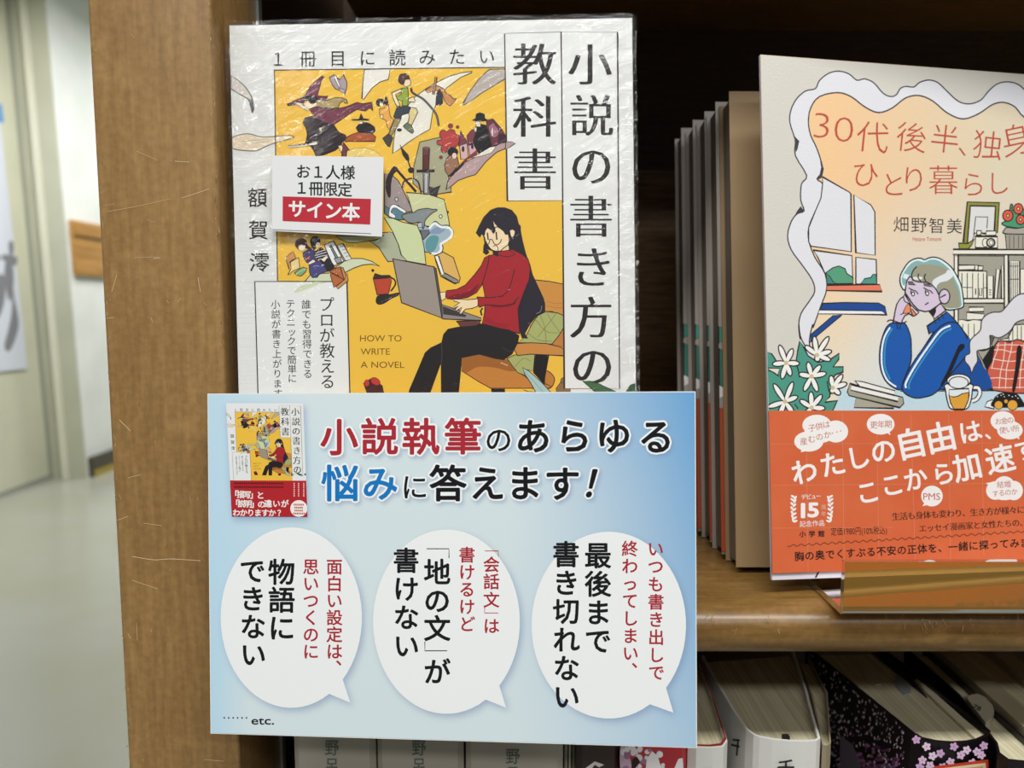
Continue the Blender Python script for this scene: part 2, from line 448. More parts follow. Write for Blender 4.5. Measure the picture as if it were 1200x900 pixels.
# scratches on the rounded shelf edge
se = Art(); shf = Face((PX1, .2465, SH - .02), 0, 0, 0)
for i in range(34):
    x = random.uniform(825, 1195); y = random.uniform(722, 745)
    l = random.uniform(2, 9); a = rad(random.choice([70, 100, 60, 20, 110]) + random.uniform(-15, 15))
    se.stroke([(x, y), (x + l * math.cos(a), y - l * math.sin(a))], random.uniform(.3, .9), random.choice(['B08E58', 'A88450', 'BE9C68']))
se = se.mapped(shf.uv)
s_, _ = realise('scratches', se, bc, M_PRINT, 0.0, step=1e-6); s_.matrix_local = Matrix.Translation(-bc.location) @ shf.M @ Matrix.Translation((0, -.00008, 0))

# ================================================================== generic materials
M_PAGES = noise_mat('page_edges', lin('CFC8AA'), lin('B8AF90'), scale=(900, 3, 3), nscale=1, rough=.8, bump=.4)
M_PAGEY = noise_mat('page_edges_front', lin('DAD6C6'), lin('C4BCA2'), scale=(3, 900, 3), nscale=1, rough=.8, bump=.4)
M_WHITE = new_mat('white_cover', lin('D9D7D2'), .45)
def acrylic():
    m = D.materials.new('amber_acrylic'); m.use_nodes = True; nt = m.node_tree; nt.nodes.clear()
    out = N(m, 'ShaderNodeOutputMaterial'); gl = N(m, 'ShaderNodeBsdfGlossy'); gl.inputs['Roughness'].default_value = .03
    tr = N(m, 'ShaderNodeBsdfTransparent'); tr.inputs['Color'].default_value = (.88, .68, .36, 1)
    fr = N(m, 'ShaderNodeFresnel'); fr.inputs['IOR'].default_value = 1.5; mx = N(m, 'ShaderNodeMixShader')
    no = N(m, 'ShaderNodeTexNoise'); no.inputs['Scale'].default_value = 40; bp = N(m, 'ShaderNodeBump'); bp.inputs['Strength'].default_value = .15; bp.inputs['Distance'].default_value = .001
    tc = N(m, 'ShaderNodeTexCoord'); L(m, tc.outputs['Object'], no.inputs['Vector']); L(m, no.outputs['Fac'], bp.inputs['Height']); L(m, bp.outputs['Normal'], gl.inputs['Normal'])
    df = N(m, 'ShaderNodeBsdfDiffuse'); df.inputs['Color'].default_value = (*lin('A8843C'), 1); m2 = N(m, 'ShaderNodeMixShader'); m2.inputs[0].default_value = .40
    L(m, tr.outputs[0], m2.inputs[1]); L(m, df.outputs[0], m2.inputs[2])
    L(m, fr.outputs[0], mx.inputs[0]); L(m, m2.outputs[0], mx.inputs[1]); L(m, gl.outputs[0], mx.inputs[2]); L(m, mx.outputs[0], out.inputs[0])
    return m
M_ACR = acrylic()
def wrap_mat():
    m = D.materials.new('shrink_wrap'); m.use_nodes = True; m.node_tree.nodes.clear()
    out = N(m, 'ShaderNodeOutputMaterial'); gl = N(m, 'ShaderNodeBsdfGlossy'); gl.inputs['Roughness'].default_value = .06
    tr = N(m, 'ShaderNodeBsdfTransparent'); tr.inputs['Color'].default_value = (.985, .985, .985, 1); mx = N(m, 'ShaderNodeMixShader')
    fr = N(m, 'ShaderNodeFresnel'); fr.inputs['IOR'].default_value = 1.5
    tc = N(m, 'ShaderNodeTexCoord')
    def nz(rot, sc, ns, det=3, dist=0.0):
        mp = N(m, 'ShaderNodeMapping'); mp.inputs['Rotation'].default_value = (0, rot, 0)
        mp2 = N(m, 'ShaderNodeMapping'); mp2.inputs['Scale'].default_value = sc
        L(m, tc.outputs['Object'], mp.inputs['Vector']); L(m, mp.outputs['Vector'], mp2.inputs['Vector'])
        n = N(m, 'ShaderNodeTexNoise'); n.inputs['Scale'].default_value = ns; n.inputs['Detail'].default_value = det; n.inputs['Distortion'].default_value = dist
        L(m, mp2.outputs['Vector'], n.inputs['Vector']); return n.outputs['Fac']
    def math_(op, a, b=None):
        n = N(m, 'ShaderNodeMath', operation=op)
        for i, v in enumerate((a, b)):
            if v is None: continue
            if isinstance(v, (int, float)): n.inputs[i].default_value = v
            else: L(m, v, n.inputs[i])
        return n.outputs[0]
    a = nz(rad(28), (.16, 1, 1), 330, 4, .6)      # diagonal streaks
    b = nz(rad(0), (1, 1, 1), 90, 3, .8)
    c3 = nz(rad(35), (.12, 1, 1), 800, 2, .4)
    # tight puckers towards both side edges of the book (heat-shrunk film)
    sp = N(m, 'ShaderNodeSeparateXYZ'); L(m, tc.outputs['Object'], sp.inputs[0]); X = sp.outputs[0]
    e1 = N(m, 'ShaderNodeMapRange'); e1.inputs[1].default_value = .034; e1.inputs[2].default_value = .006; L(m, X, e1.inputs[0])
    e2 = N(m, 'ShaderNodeMapRange'); e2.inputs[1].default_value = .108; e2.inputs[2].default_value = .126; L(m, X, e2.inputs[0])
    ez = N(m, 'ShaderNodeMapRange'); ez.inputs[1].default_value = .10; ez.inputs[2].default_value = .135; ez.inputs[3].default_value = .22; ez.inputs[4].default_value = 1.0; L(m, sp.outputs[2], ez.inputs[0])
    e = math_('ADD', math_('MULTIPLY', e1.outputs[0], ez.outputs[0]), math_('MULTIPLY', e2.outputs[0], .6)); e = math_('ADD', math_('MULTIPLY', e, 1.0), .07)
    h = math_('ADD', math_('MULTIPLY', a, math_('MULTIPLY', e, 1.5)), math_('MULTIPLY', math_('MULTIPLY', b, e), 1.4))
    h = math_('ADD', h, math_('MULTIPLY', math_('MULTIPLY', c3, e), .22))
    bp = N(m, 'ShaderNodeBump'); bp.inputs['Strength'].default_value = 1.0; bp.inputs['Distance'].default_value = .0040
    L(m, h, bp.inputs['Height']); L(m, bp.outputs['Normal'], gl.inputs['Normal'])
    L(m, math_('ADD', math_('MULTIPLY', e, .075), .03), mx.inputs[0]); L(m, tr.outputs[0], mx.inputs[1]); L(m, gl.outputs[0], mx.inputs[2]); L(m, mx.outputs[0], out.inputs[0])
    return m
M_WRAP = wrap_mat()

def book_body(root, w, h, t, mat, pages=M_PAGEY, ct=.0006, spine_left=False):
    """hard body in root-local coordinates: front cover at y=0, spine on one side"""
    r = .0006
    # cover: front board, spine, back board as one C-shaped sheet
    if spine_left: P = [(w, 0), (0, 0), (0, t), (w, t), (w, t - ct), (ct, t - ct), (ct, ct), (w, ct)]
    else: P = [(0, 0), (w, 0), (w, t), (0, t), (0, t - ct), (w - ct, t - ct), (w - ct, ct), (0, ct)]
    prism('cover', P, 0, h, mat, root)
    a = .0015
    x0, x1 = (ct, w - a) if spine_left else (a, w - ct)
    box('page_block', x0, x1, ct, t - ct, a, h - a, pages, root)

# ================================================================== LEFT BOOK (shrink-wrapped, on its own stand)
RA = (265, 75, 7.5); RB = (420, 75, 6.667); RC = (320, 260, 10); RD = (420, 180, 8.571); RE = (420, 270, 7.5); RF = (540, 230, 8.571); RG = (480, 340, 6)
LF = Face((-0.0871, 0.2413, -0.0992), -.5, -4.19, -.9)
LW, LH = .128, .188
A = Art(); K_ = INK
def P(reg, pts, fill, w=1.0, sm=False, line=INK): A.poly(pts, fill, line, w, sm, reg)
def S(reg, pts, w=1.0, c=INK, sm=True): A.stroke(pts, w, c, sm, reg)
def E_(reg, x, y, rx, ry, fill, w=1.0, line=INK, rot=0): A.ell(x, y, rx, ry, fill, line, w, rot, reg, 18)
A.poly('321.6 82.3 591.3 79 594.6 235.5 660.5 235 661.3 455.3 662.5 600 412 600 406.7 330 325.3 329', 'EDBE45')
# page fragments in the margin
P(RA, '45 100 105 145 160 190 200 245 230 300 245 400 232 430 215 370 190 305 120 265 45 220', 'DAD2CA')
P(RA, '190 305 235 315 245 400 232 435 215 370', '5A5A5E', .5)
P(RA, '50 655 130 620 210 615 300 640 420 638 530 628 585 635 590 650 500 675 400 705 340 730 270 762 180 762 60 740', 'E4D3B8', .9, True)
S(RA, '160 700 300 690 420 670', .4, '9A8468'); S(RA, '140 680 280 668 380 660', .4, '9A8468')
E_(RB, 20, 760, 170, 105, 'E6CC7A', .6, 'B08A40'); E_(RB, 0, 790, 110, 70, 'EDBE45', .6, 'B08A40')
# loose pages
P(RB, '48 42 245 38 240 95 232 122 170 140 110 185 40 278 28 270 35 150', 'E6E2DA')
P(RB, '1025 42 1140 40 1150 115 1060 170 960 230 880 290 825 320 815 318 860 230 940 120 990 70', 'B5ABA5')
P(RB, '268 700 275 600 300 450 340 400 390 320 440 260 520 200 600 150 700 100 800 70 890 58 885 68 800 105 740 150 680 195 620 290 580 380 560 510 470 560 380 620 330 660', 'E8E3D6')
# witch
P(RA, '725 385 800 380 960 398 1060 375 1150 338 1200 350 1280 337 1290 415 1262 385 1225 415 1200 410 1150 400 1060 455 1000 500 950 530 880 535 820 500 760 440', '73384A')
P(RA, '800 320 880 320 950 298 1010 295 1060 315 1068 348 1045 345 1030 325 1000 345 985 385 930 392 860 385 790 375', 'A8935E')
P(RA, '700 470 760 460 850 510 950 540 990 600 1050 625 1060 660 1020 690 1010 720 960 760 860 800 790 810 770 760 740 720 700 700 715 620 700 560 675 520 685 490', '2C2329')
P(RA, '815 560 860 558 835 575 825 600', 'E0C490', .4); P(RA, '780 680 805 685 780 712 720 715 710 700', 'E0D0B0', .4)
P(RA, '545 720 700 700 790 690 790 710 700 722 555 738', 'E8E2D8', .6)
for i in range(5): A.ell(580 + i * 35, 720 - i * 4, 10, 7, '2C2329', None, reg=RA, n=8)
P(RA, '1030 690 1085 760 1060 760 1055 820 1020 820 1015 740', '73384A')
P(RA, '985 720 1020 715 1025 745 1010 780', 'EAD9B0', .5)
P(RA, '1045 655 1100 622 1162 600 1275 607 1315 641 1309 680 1162 682 1080 680 1050 685', 'A8542C')
P(RA, '680 345 720 320 760 350 800 330 795 365 760 385 720 400 690 385', 'F0D9B4', .6)
P(RA, '535 355 600 325 660 300 700 270 735 200 790 150 845 105 860 115 835 150 825 200 800 280 860 285 895 280 890 300 860 318 800 315 760 290 700 300 680 340 640 350 590 362 545 368', '6E3346')
P(RA, '660 300 720 280 800 290 805 315 760 330 700 320', '241c22', .4); P(RA, '725 325 790 322 792 340 760 352 735 345', '241c22', .4)
for y in (185, 205, 225, 245, 265): A.stroke([(745 / 7.5 + 265, (y - 5) / 7.5 + 75), (820 / 7.5 + 265, (y + 8) / 7.5 + 75)], .5, '8F5A68')
P(RA, '600 345 640 335 735 405 715 412', 'E8DED4', .5)
# cat on the broom
P(RB, '5 430 20 385 40 425 85 432 85 442 -55 442 -50 432', '241c22', .4); P(RB, '0 470 40 450 90 465 125 490 135 525 110 545 0 535 -20 500', '241c22', .4)
P(RB, '5 452 35 450 30 468 12 468', 'E8E2D8', .3)
# winged book
P(RA, '908 118 950 95 1000 140 1030 95 1062 160 1060 205 1045 270 1005 235 960 220 925 170', 'AB9CA4')
P(RA, '945 95 970 110 1008 205 985 195 955 130', 'E6E2E0', .6); P(RA, '985 210 1040 225 1035 262 1000 235', 'C8A8B0', .6)
# gunman
P(RB, '165 350 200 345 215 320 235 310 240 360 250 410 275 440 260 480 240 515 225 490 215 440 180 425 165 395', 'E8A850', .8)
E_(RB, 172, 302, 32, 30, '2C2329'); E_(RB, 180, 318, 16, 16, 'F0E0C0', .3)
P(RB, '210 255 225 260 235 300 225 325 205 310', '2C2329', .4); P(RB, '168 395 195 400 190 430 172 420', 'F0D9B4', .6)
# boy archer
P(RB, '260 225 330 195 345 215 290 240 320 310 325 330 300 330 275 280', 'EAD9B0', .9)
P(RB, '385 275 430 255 445 290 435 300 390 295', 'EAD9B0', .8)
P(RB, '335 190 385 185 392 260 385 330 340 325 345 290 305 280 300 255 335 235', '92A83C', .9)
P(RB, '365 120 400 115 412 145 405 165 375 180 350 165 358 130', 'EAD9B0', .8)
P(RB, '315 140 310 110 330 80 370 75 395 95 400 118 365 122 355 158 335 160', '54302C', .8)
P(RB, '285 425 335 425 310 480 260 560 235 550 255 500', '9C8B5E', .8); P(RB, '405 340 450 345 465 375 440 430 415 480 385 465 400 410 390 385', 'DCC88E', .9)
P(RB, '300 340 380 325 410 340 395 385 340 400 335 425 280 425 275 410', '39404C', .6)
P(RB, '190 580 235 545 270 575 245 650 225 640', '46423F', .8); P(RB, '350 485 380 460 415 480 435 530 420 542 370 510', '66785A', .9)
A.ell(320, 516, 20, 13, '2C2329', None, reg=RB)
S(RB, '412 185 425 225 500 270 560 330 610 400 628 485', 2.6, '2E2A2E'); S(RB, '420 215 500 270 560 330 608 400 625 470', 1.1, '6E6C70')
# flag bearer
P(RB, '520 205 560 180 620 170 660 190 690 235 720 245 735 270 765 270 745 300 715 330 690 310 670 280 650 220 600 205 540 225', 'C98850')
P(RB, '610 230 635 195 655 240 660 310 635 325 605 320', '33353F', .6); P(RB, '600 100 615 105 595 240 580 238', 'C98A50', .8)
# pen, slate and dagger
A.poly('492 166.5 516 160.8 535 168 530 190 525 205 528.5 220 529 225 513 227.6 500 229 484 215 485 195', 'A8A486', INK, 1.0)
P(RB, '325 628 345 660 390 710 400 750 385 765 345 710', '30262A', .4); S(RB, '388 755 412 830', 1.6, '30262A'); A.ell(412, 830, 25, 24, '30262A', None, reg=RB)
P(RB, '505 655 530 650 555 660 550 825 505 825', '5E302C'); E_(RB, 530, 658, 26, 10, '8A5A50', .6)
P(RD, '650 190 715 195 705 405 655 400', '8E8C90', .9); P(RD, '672 200 690 200 685 390 672 390', 'C4C4C6', None) if 0 else A.poly('672 200 690 200 685 390 672 390', 'C4C4C6', reg=RD)
P(RD, '585 165 765 160 765 185 585 190', '30262A', .4)
P(RD, '710 330 760 345 825 320 800 380 790 435 720 425', '3A3236', .5)
# murder scene on a leaf
P(RB, '640 530 665 515 690 530 715 512 750 520 760 550 790 555 790 600 770 640 740 650 700 660 685 690 655 690 645 660 655 640 620 630 615 600 650 590 635 560', 'B5403E', .9, True)
for a_ in ((720, 485, 19), (775, 493, 12), (645, 730, 13)): E_(RB, a_[0], a_[1], a_[2], a_[2], '8E3A40', .5)
P(RB, '1000 440 1050 430 1120 510 1155 570 1160 612 1040 645 1010 560', '6A3444'); P(RB, '1015 490 1055 455 1100 525 1088 562 1060 580 1030 560', 'A06A78', .6)
P(RB, '1040 500 1055 500 1055 570 1040 560', 'E0C8C8', .4)
P(RB, '783 645 800 520 845 600 845 620', '7A3C4C', .8); P(RB, '790 640 850 620 860 740 800 745', 'D3AEB0', .8); E_(RB, 818, 665, 10, 22, '3a2a34', .3)
P(RB, '848 560 880 520 920 500 925 600 855 640', '7A3C4C', .8); P(RB, '860 640 925 610 930 680 870 715', 'CFA8AE', .8); E_(RB, 890, 645, 9, 20, '3a2a34', .3)
P(RB, '1100 540 1160 560 1165 612 1090 620', '3C2430', .5)
P(RB, '915 490 960 470 1000 480 1025 560 1045 650 985 680 940 700 905 640 895 600 910 560 920 520', '1E1A1E', .6)
P(RB, '912 450 950 450 955 490 925 490', 'EAD9C8', .4); P(RB, '905 500 925 495 922 530 905 525', 'EAD9C8', .4)
P(RB, '885 440 915 425 920 390 950 380 985 392 990 425 1005 432 1000 445 940 450', '1E1A1E', .4)
P(RB, '685 984 700 915 740 850 830 770 900 735 960 700 1040 660 1100 625 1160 610 1210 612 1170 650 1080 690 1000 760 915 865 860 880 780 910 720 960', 'B59A9A')
P(RB, '880 735 940 705 1030 650 1075 645 1040 695 960 720', 'E4DDD0', .5); P(RB, '780 800 840 740 930 670 925 710 850 745 800 800', '8A3A48', .5)
P(RB, '690 740 720 700 770 720 785 780 750 830 710 880 680 840 672 790', '9A7058', .9); E_(RB, 738, 688, 42, 34, '241c22', .4); E_(RB, 750, 718, 20, 25, 'E2CCB8', .5); P(RB, '700 880 760 820 850 750 820 790 730 880', '2a2028', .3)
# whale shape, sickle, sea and dolphin
P(RD, '262 200 330 210 400 270 440 350 480 430 520 520 540 580 430 600 262 600', '9E908E')
S(RD, '440 345 460 280 535 250 600 285 630 400', 1.9, '3A3034'); S(RD, '455 350 470 300 535 272 590 300 610 400', .8, 'A09488')
P(RD, '300 432 275 340 285 250 330 160 365 128 395 160 350 215 328 300 322 425', '30262A', .5, True); A.stroke('375 150 580 385', 3.0, '30262A', reg=RD)
E_(RD, 383, 460, 15, 21, 'D8D4D0', .9)
P(RD, '480 390 600 400 720 415 860 460 885 560 905 650 915 720 860 760 640 720 560 640 540 580 500 440', 'CDCF9E')
E_(RD, 827, 632, 15, 18, 'E4E4C8', .9); A.ell(900, 588, 10, 12, INK, None, reg=RD)
P(RD, '262 520 320 560 350 520 400 520 440 560 480 590 495 665 400 665 310 640 262 600', '5C808E')
P(RD, '305 600 322 530 360 510 420 540 475 575 468 598 420 575 380 548 345 552 330 592 372 622 362 648 310 630', 'EAEEEE', .7, True)
A.poly('488.8 264 494.7 260.5 501.7 266.3 509.8 259.3 516.8 264 525 264 529.7 268.7 531.4 273.3 526.7 281 518.7 286 519.3 291 516 298.7 505.3 298 502.7 295.3 498 294.7 494.7 281', 'A2B4C0', INK, 1.0, True)
A.poly('499 283 506 276 514 278 512 288 508 295 500 294', '5E949C', None, sm=True); A.poly('503 273 512 266 522 268 515 274', '8398B4', None, sm=True)
A.stroke('503 268 509 262 517 266 526 267 530 273 526 280 517 286 517 292 513 297 506 297', 2.8, 'ECEEEC', True)
P(RD, '440 620 500 600 560 590 600 565 690 550 740 560 785 560 785 575 740 600 680 660 665 700 660 740 645 755 635 700 600 690 560 700 500 690 450 650', '858C8E', 1.0, True)
P(RD, '620 770 710 770 715 800 650 870', '6A6E78', .9); P(RD, '592 700 640 690 640 740 600 745', 'B4C2CC', .6)
A.poly('450 254.7 461 256 472 260.5 488.8 264 494 276 497 290 499.3 310 477 306 470.5 299 467 287 460 271', 'CBD4A4', INK, 1.0)
P(RE, '100 95 215 20 300 15 350 120 375 215 430 268 300 270 260 275 230 230 180 150', 'ACB096'); P(RC, '735 165 800 210 870 240 960 245 1100 230 1220 205 1300 160', 'C9D0A0', .9)
# two girls reading on a leaf
P(RC, '240 825 330 740 380 690 450 610 680 600 720 545 850 450 930 430 1050 430 1150 460 1247 520 1150 495 1050 505 950 540 850 590 780 660 700 720 600 725 480 760 330 820 250 832', 'CFD6B6', 1.0)
P(RC, '145 420 235 345 268 420 195 470 190 560', 'D09050', .8); P(RC, '205 470 300 420 315 540 230 580 190 620 175 620 210 550', 'EAD094', .8); P(RC, '250 600 300 560 350 530 400 545 380 590 330 635 290 630', '7FA878', .8)
S(RC, '270 610 330 575 395 550', .5, 'D8E4C8')
P(RC, '350 360 400 330 470 330 520 360 540 420 500 470 450 490 400 480 360 430', '45426E', .7); P(RC, '420 500 500 455 600 470 660 520 670 570 600 590 540 620 520 650 460 655 430 600', '4A497C', .8)
P(RC, '480 360 560 300 620 340 660 390 700 470 720 530 680 580 640 580 560 460 500 420', '2A262C', .6)
for q in ('500 370 560 345 610 330', '490 395 560 375 630 355', '500 420 570 400 640 390', '540 440 600 425 650 420'): S(RC, q, .9, 'D8D4D4')
P(RC, '370 430 430 400 440 430 400 450', 'B4584E', .4); P(RC, '410 480 470 440 500 470 430 500', 'EDE0D0', .5); P(RC, '560 440 620 400 650 410 600 470', 'EDE0D0', .4)
for x in (520, 580, 545): A.stroke([(x / 10 + 320, 51), (x / 10 + 325, 50.5)], .1, INK)
S(RC, '470 530 500 515 540 520', .7, 'A0A8D0'); S(RC, '570 510 600 505', .9, 'C8CCE0')
E_(RC, 330, 260, 70, 66, '4A2A30', .8); E_(RC, 338, 305, 42, 36, 'F2DEC2', .4); P(RC, '380 240 420 290 470 320 430 330 390 310 370 270', '4A2A30', .5)
E_(RC, 495, 228, 60, 58, '262228', .6); E_(RC, 528, 268, 30, 30, 'F2DEC2', .3); P(RC, '440 230 470 280 510 310 480 330 445 290', '262228', .4)
P(RC, '600 270 710 225 830 460 720 515 690 480 640 370', 'E6E8E8'); A.poly('660 280 680 275 770 430 745 440', '8A8C8C', INK, .8, reg=RC); P(RC, '715 430 795 410 805 470 750 490', '9A9C9C', .8)
P(RC, '750 275 820 255 920 435 850 460 810 390', 'D8DADA', .9)
for i in range(4): A.stroke([((785 + i * 22) / 10 + 320, (295 + i * 38) / 10 + 260), ((825 + i * 22) / 10 + 320, (283 + i * 38) / 10 + 260)], 1.4, 'A8AAAA')
P(RC, '790 525 820 535 880 690 760 790 735 760 835 680', 'C48C54', .8); P(RC, '670 570 790 525 835 680 715 770', 'B5663A', .9); S(RC, '690 600 750 640 760 610', .6); S(RC, '735 760 765 690 770 620', .6)
# cup
A.ell(127, 352, 13, 13, INK, None, reg=RE); P(RE, '155 630 160 590 185 570 290 560 350 548 350 572 290 600 230 640 180 652', '2D2628', .5, True)
P(RE, '130 420 285 410 290 450 270 540 260 560 165 565', 'B9462E', .9); P(RE, '130 420 145 378 200 395 275 393 290 410 260 420 140 430', '3A2426', .5); S(RE, '288 415 318 435 325 475 285 535', 1.8)
# falling book
P(RE, '745 190 835 240 895 420 885 455 850 470 725 405 680 270 670 225', 'DDB062'); P(RE, '670 225 705 225 755 385 735 395 725 380', 'F0EEE6', .9); P(RE, '735 400 760 375 880 440 865 465 840 460', '8E8A84', .9)
# office chair and cushion
P(RG, '880 -72 980 -62 1085 -42 1085 180 1000 150 950 150 950 90 910 0', 'CC8E44')
S(RG, '960 110 1030 125 1080 122', .5, 'A86A30'); S(RG, '965 80 1030 95 1080 90', .5, 'A86A30')
P(RG, '1000 380 1085 265 1085 400', 'C07E3E', .9); A.poly('960 570 1000 590 1020 630 1000 680 970 690 950 650', 'BE7C38', INK, 1.0, True, RG)
P(RG, '760 370 820 320 860 240 900 180 960 150 1040 160 1085 180 1085 260 1050 320 1000 380 900 372', 'A9AE6C')
for q in ('880 200 960 290 1050 300', '960 150 1000 220 1060 300', '830 300 900 350 1000 360', '1030 165 980 230 900 330', '920 180 950 260 960 370'): S(RG, q, .6, '6E7444')
P(RG, '365 480 420 465 490 452 600 482 690 490 740 560 810 605 880 660 960 660 1000 680 960 695 860 690 700 690 570 690 480 640 370 570', 'C2803A')
A.poly('365 480 420 465 490 452 600 482 690 490 740 560 700 570 600 545 480 540 400 580 370 560', 'A0632C', None, sm=True, reg=RG); S(RG, '640 510 690 530', .7, 'EAD8C0')
P(RG, '685 480 740 455 880 450 870 570 830 560 810 600 760 580 720 530', 'A9AE6C', .9); S(RG, '740 540 800 480 850 500', .6, '6E7444')
P(RG, '885 450 980 460 960 570 945 660 870 580', '1F1B1D', .5)
P(RG, '730 410 760 375 850 370 960 375 1060 400 1087 415 1087 462 960 455 850 450 760 460', 'C98844', 1.0)
P(RG, '575 695 670 695 670 760 575 760', '1F1B1D', .4)
# long hair, woman, laptop
A.poly('558 273 562 264 567 254.5 575 246.3 583 243.4 591.3 243.4 599.5 246.3 605.3 253.3 607.7 262.7 610 265 610 270.3 612.3 282.5 616 297 621 310 624 322 631 337 637 350 638.5 358 637 366 629 370 621 380 615 391 618.5 396.5 612 396 608 385 600 370 598 340 590 300 572 292 573 296 570 298.5 566.5 296 567 288 569 282 565 274 562.5 278', '2A2630', INK, .8)
S(RG, '930 110 920 150 890 165', .6, '8E8A90'); S(RG, '830 230 850 240 840 280', .6, '6E6A74')
P(RF, '420 520 480 485 490 560 400 575', 'EFD2A8', .6)
P(RF, '235 400 245 345 268 315 300 335 330 375 345 350 340 300 360 290 430 350 450 385 480 380 487 440 475 490 430 520 400 550 345 552 300 530 270 490 250 450', 'F2D8B2', 1.0)
P(RF, '325 245 345 280 400 330 360 300 335 310', 'F2D8B2', .3)
P(RF, '490 345 518 330 547 350 540 390 515 422 498 390', 'F2D8B2', .9)
S(RF, '235 425 240 460 255 485 280 478 293 430', 1.0); S(RF, '318 440 335 475 365 488 395 465 410 430', 1.0); S(RF, '290 442 305 432 320 442', .9)
A.stroke('266 365 276 440', 1.6, INK, reg=RF); A.stroke('355 358 362 438', 1.7, INK, reg=RF); S(RF, '335 325 365 308 395 325', .9); S(RF, '322 505 345 495 370 508 374 545', .8)
A.poly('572 300 583 297 600 292 612 298 619 304 621.5 315 620 328 613 345 607 362 608 378 609 391 590 386 565 379 568 366 568 345 565 330 568 312', 'A5262F', INK, 1.0)
P(RE, '1150 215 1110 240 1080 310 1020 390 940 480 860 520 775 530 765 560 780 600 830 605 960 590 1040 545 1085 480 1110 400 1140 290', 'A5262F'); A.poly('785 590 860 560 960 540 1060 470 1020 545 950 585 840 600', '7E1C28', None, sm=True, reg=RE)
P(RF, '372 590 378 556 430 548 490 542 545 582 480 610 420 600', 'A5262F', .8); P(RF, '318 562 345 560 372 566 372 605 330 588', '2A2630', .3)
A.poly('574 352 585 352 600 350 604 356 590 360 575 359', '7E1C28', None, sm=True)
A.poly('559 348 575 349 589 347 596 340 600 328 603 315 612 315 616 330 610 345 601 356 588 358.5 570 357 562 360 558 354', 'A5262F'); A.stroke('603 315 600 328 596 340 589 347 575 349 559 348 558 354 562 360 570 357 588 358.5 601 356 608 348', 1.0, INK, False)
S(RG, '520 185 600 230 700 250', .6, '6E1A24'); S(RG, '530 210 600 245 680 262', .6, '6E1A24')
P(RE, '715 545 770 540 765 600 740 615 715 610', 'F2D8B2', .8)
P(RE, '860 800 1080 790 1060 830 1000 845 900 850', '6A3C34', .9)
P(RE, '303 250 665 320 735 770 380 635', '9C9088', 1.2); P(RE, '665 320 682 332 752 770 735 775', '5E5654', .8)
P(RE, '735 650 820 680 1080 770 1075 792 740 778', '8F8683', .9); A.poly('742 665 950 745 940 762 745 738', '3E383A', None, reg=RE)
P(RE, '1050 600 960 610 900 605 830 605 840 620 890 635 840 670 830 692 880 665 850 702 862 708 910 675 888 730 905 736 942 692 1000 685 1050 665', 'F2D8B2', .8)
A.stroke('1090 680 1075 710 1085 748', 1.8, '2A2630', reg=RE); A.stroke('1115 690 1105 745', 1.2, '2A2630', reg=RE)
P(RG, '225 370 240 310 270 275 340 260 470 250 490 235 600 262 700 280 770 320 760 370 720 450 660 490 600 480 490 450 365 475 360 560 340 760 225 760 222 520 215 520 130 760 -15 760 0 700 60 560 110 440 150 405', '242022', .8)
S(RG, '225 370 228 450 222 520', .8, '4A4246'); S(RG, '650 400 700 430 740 420', .6, '4A4246')
P(RG, '795 545 840 570 920 640 990 715 1020 760 910 760 850 650 810 590', 'A9C6C4', .9); S(RG, '810 570 880 650 960 740', .5, '6A8E8E')
E_(RG, 1092, 638, 30, 26, '8E6C48', .7); P(RG, '1030 690 1060 650 1110 660 1130 700 1125 760 1040 760', '8E6C48', .7)
P(RG, '800 700 840 712 900 720 860 730', 'D8D4C8', .6)
A.poly('426 449 434 444 440 446 448 452 451 466 432 466', '4A2424', INK, .7); A.ell(440, 447, 6, 4, 'C03A34', INK, .6, 30); A.ell(430, 449, 3, 4, 'C03A34', INK, .5)
# HOW TO WRITE A NOVEL
for t, x0, x1, y in (('HOW TO', 422, 470.7, 396.4), ('WRITE', 422.7, 456.8, 411.9), ('A NOVEL', 422.7, 473.9, 427.4)): A.latin(t, x0, x1, y, 7.4, '6A4A1E')
# white title boxes and frames
FL = '3A2C28'
A.stroke('321.6 82.3 591.3 79', 1.3, FL); A.stroke('321.6 82.3 325.3 329', 1.3, FL)
T = Art()
T.poly('591.3 39.4 657.7 37.6 660.5 235 594.6 235.5', 'E6E7E5', FL, 1.3)
T.poly('657.7 37.6 723.7 38 726 455.3 661.3 455.3', 'E6E7E5', FL, 1.3)
T.poly('298.7 330 406.7 330 410.5 480 411 600 306 600 303 480', 'E6E7E5', FL, 1.3)
# leaf tip that overlaps the title box
for it in A.items[:0]: pass
T.poly('593 166 600 166.5 604 168 597 173 592 175', 'B59A9A', INK, .8)
A.items += T.items
A.poly('344 342.5 352 335 370 330 384 331 374 333 362 338 348 343', 'CFD6B6')
P(RC, '670 620 690 600 835 680 715 770', 'B5663A', .8); P(RC, '735 760 835 680 870 600 882 690 760 790', 'C48C54', .8)
TXT = '2A2626'
for c_, x, y in (('教', 626.5, 75.2), ('科', 626.5, 136.5), ('書', 627, 198), ('小', 691.2, 75.2), ('説', 693.5, 135.3), ('の', 693, 194), ('書', 692.5, 253.5), ('き', 694.7, 312.7), ('方', 692.5, 371.9), ('の', 694, 428.7)):
    A.mincho(c_, x, y, 53, TXT)
A.line('１冊目に読みたい', (326, 69.3), (570.3, 66.2), 20.5, TXT, .004)
A.line('額賀澪', (301.8, 231.5), (304, 307.3), 24, TXT, .006, True)
A.line('プロが教える', (382.7, 356.7), (384, 447), 18.5, TXT, .004, True)
A.line('誰でも習得できる', (359, 356.7), (360.8, 438), 11.6, TXT, .004, True)
A.line('テクニックで簡単に', (340.5, 356), (342.7, 443.3), 11.2, TXT, .004, True)
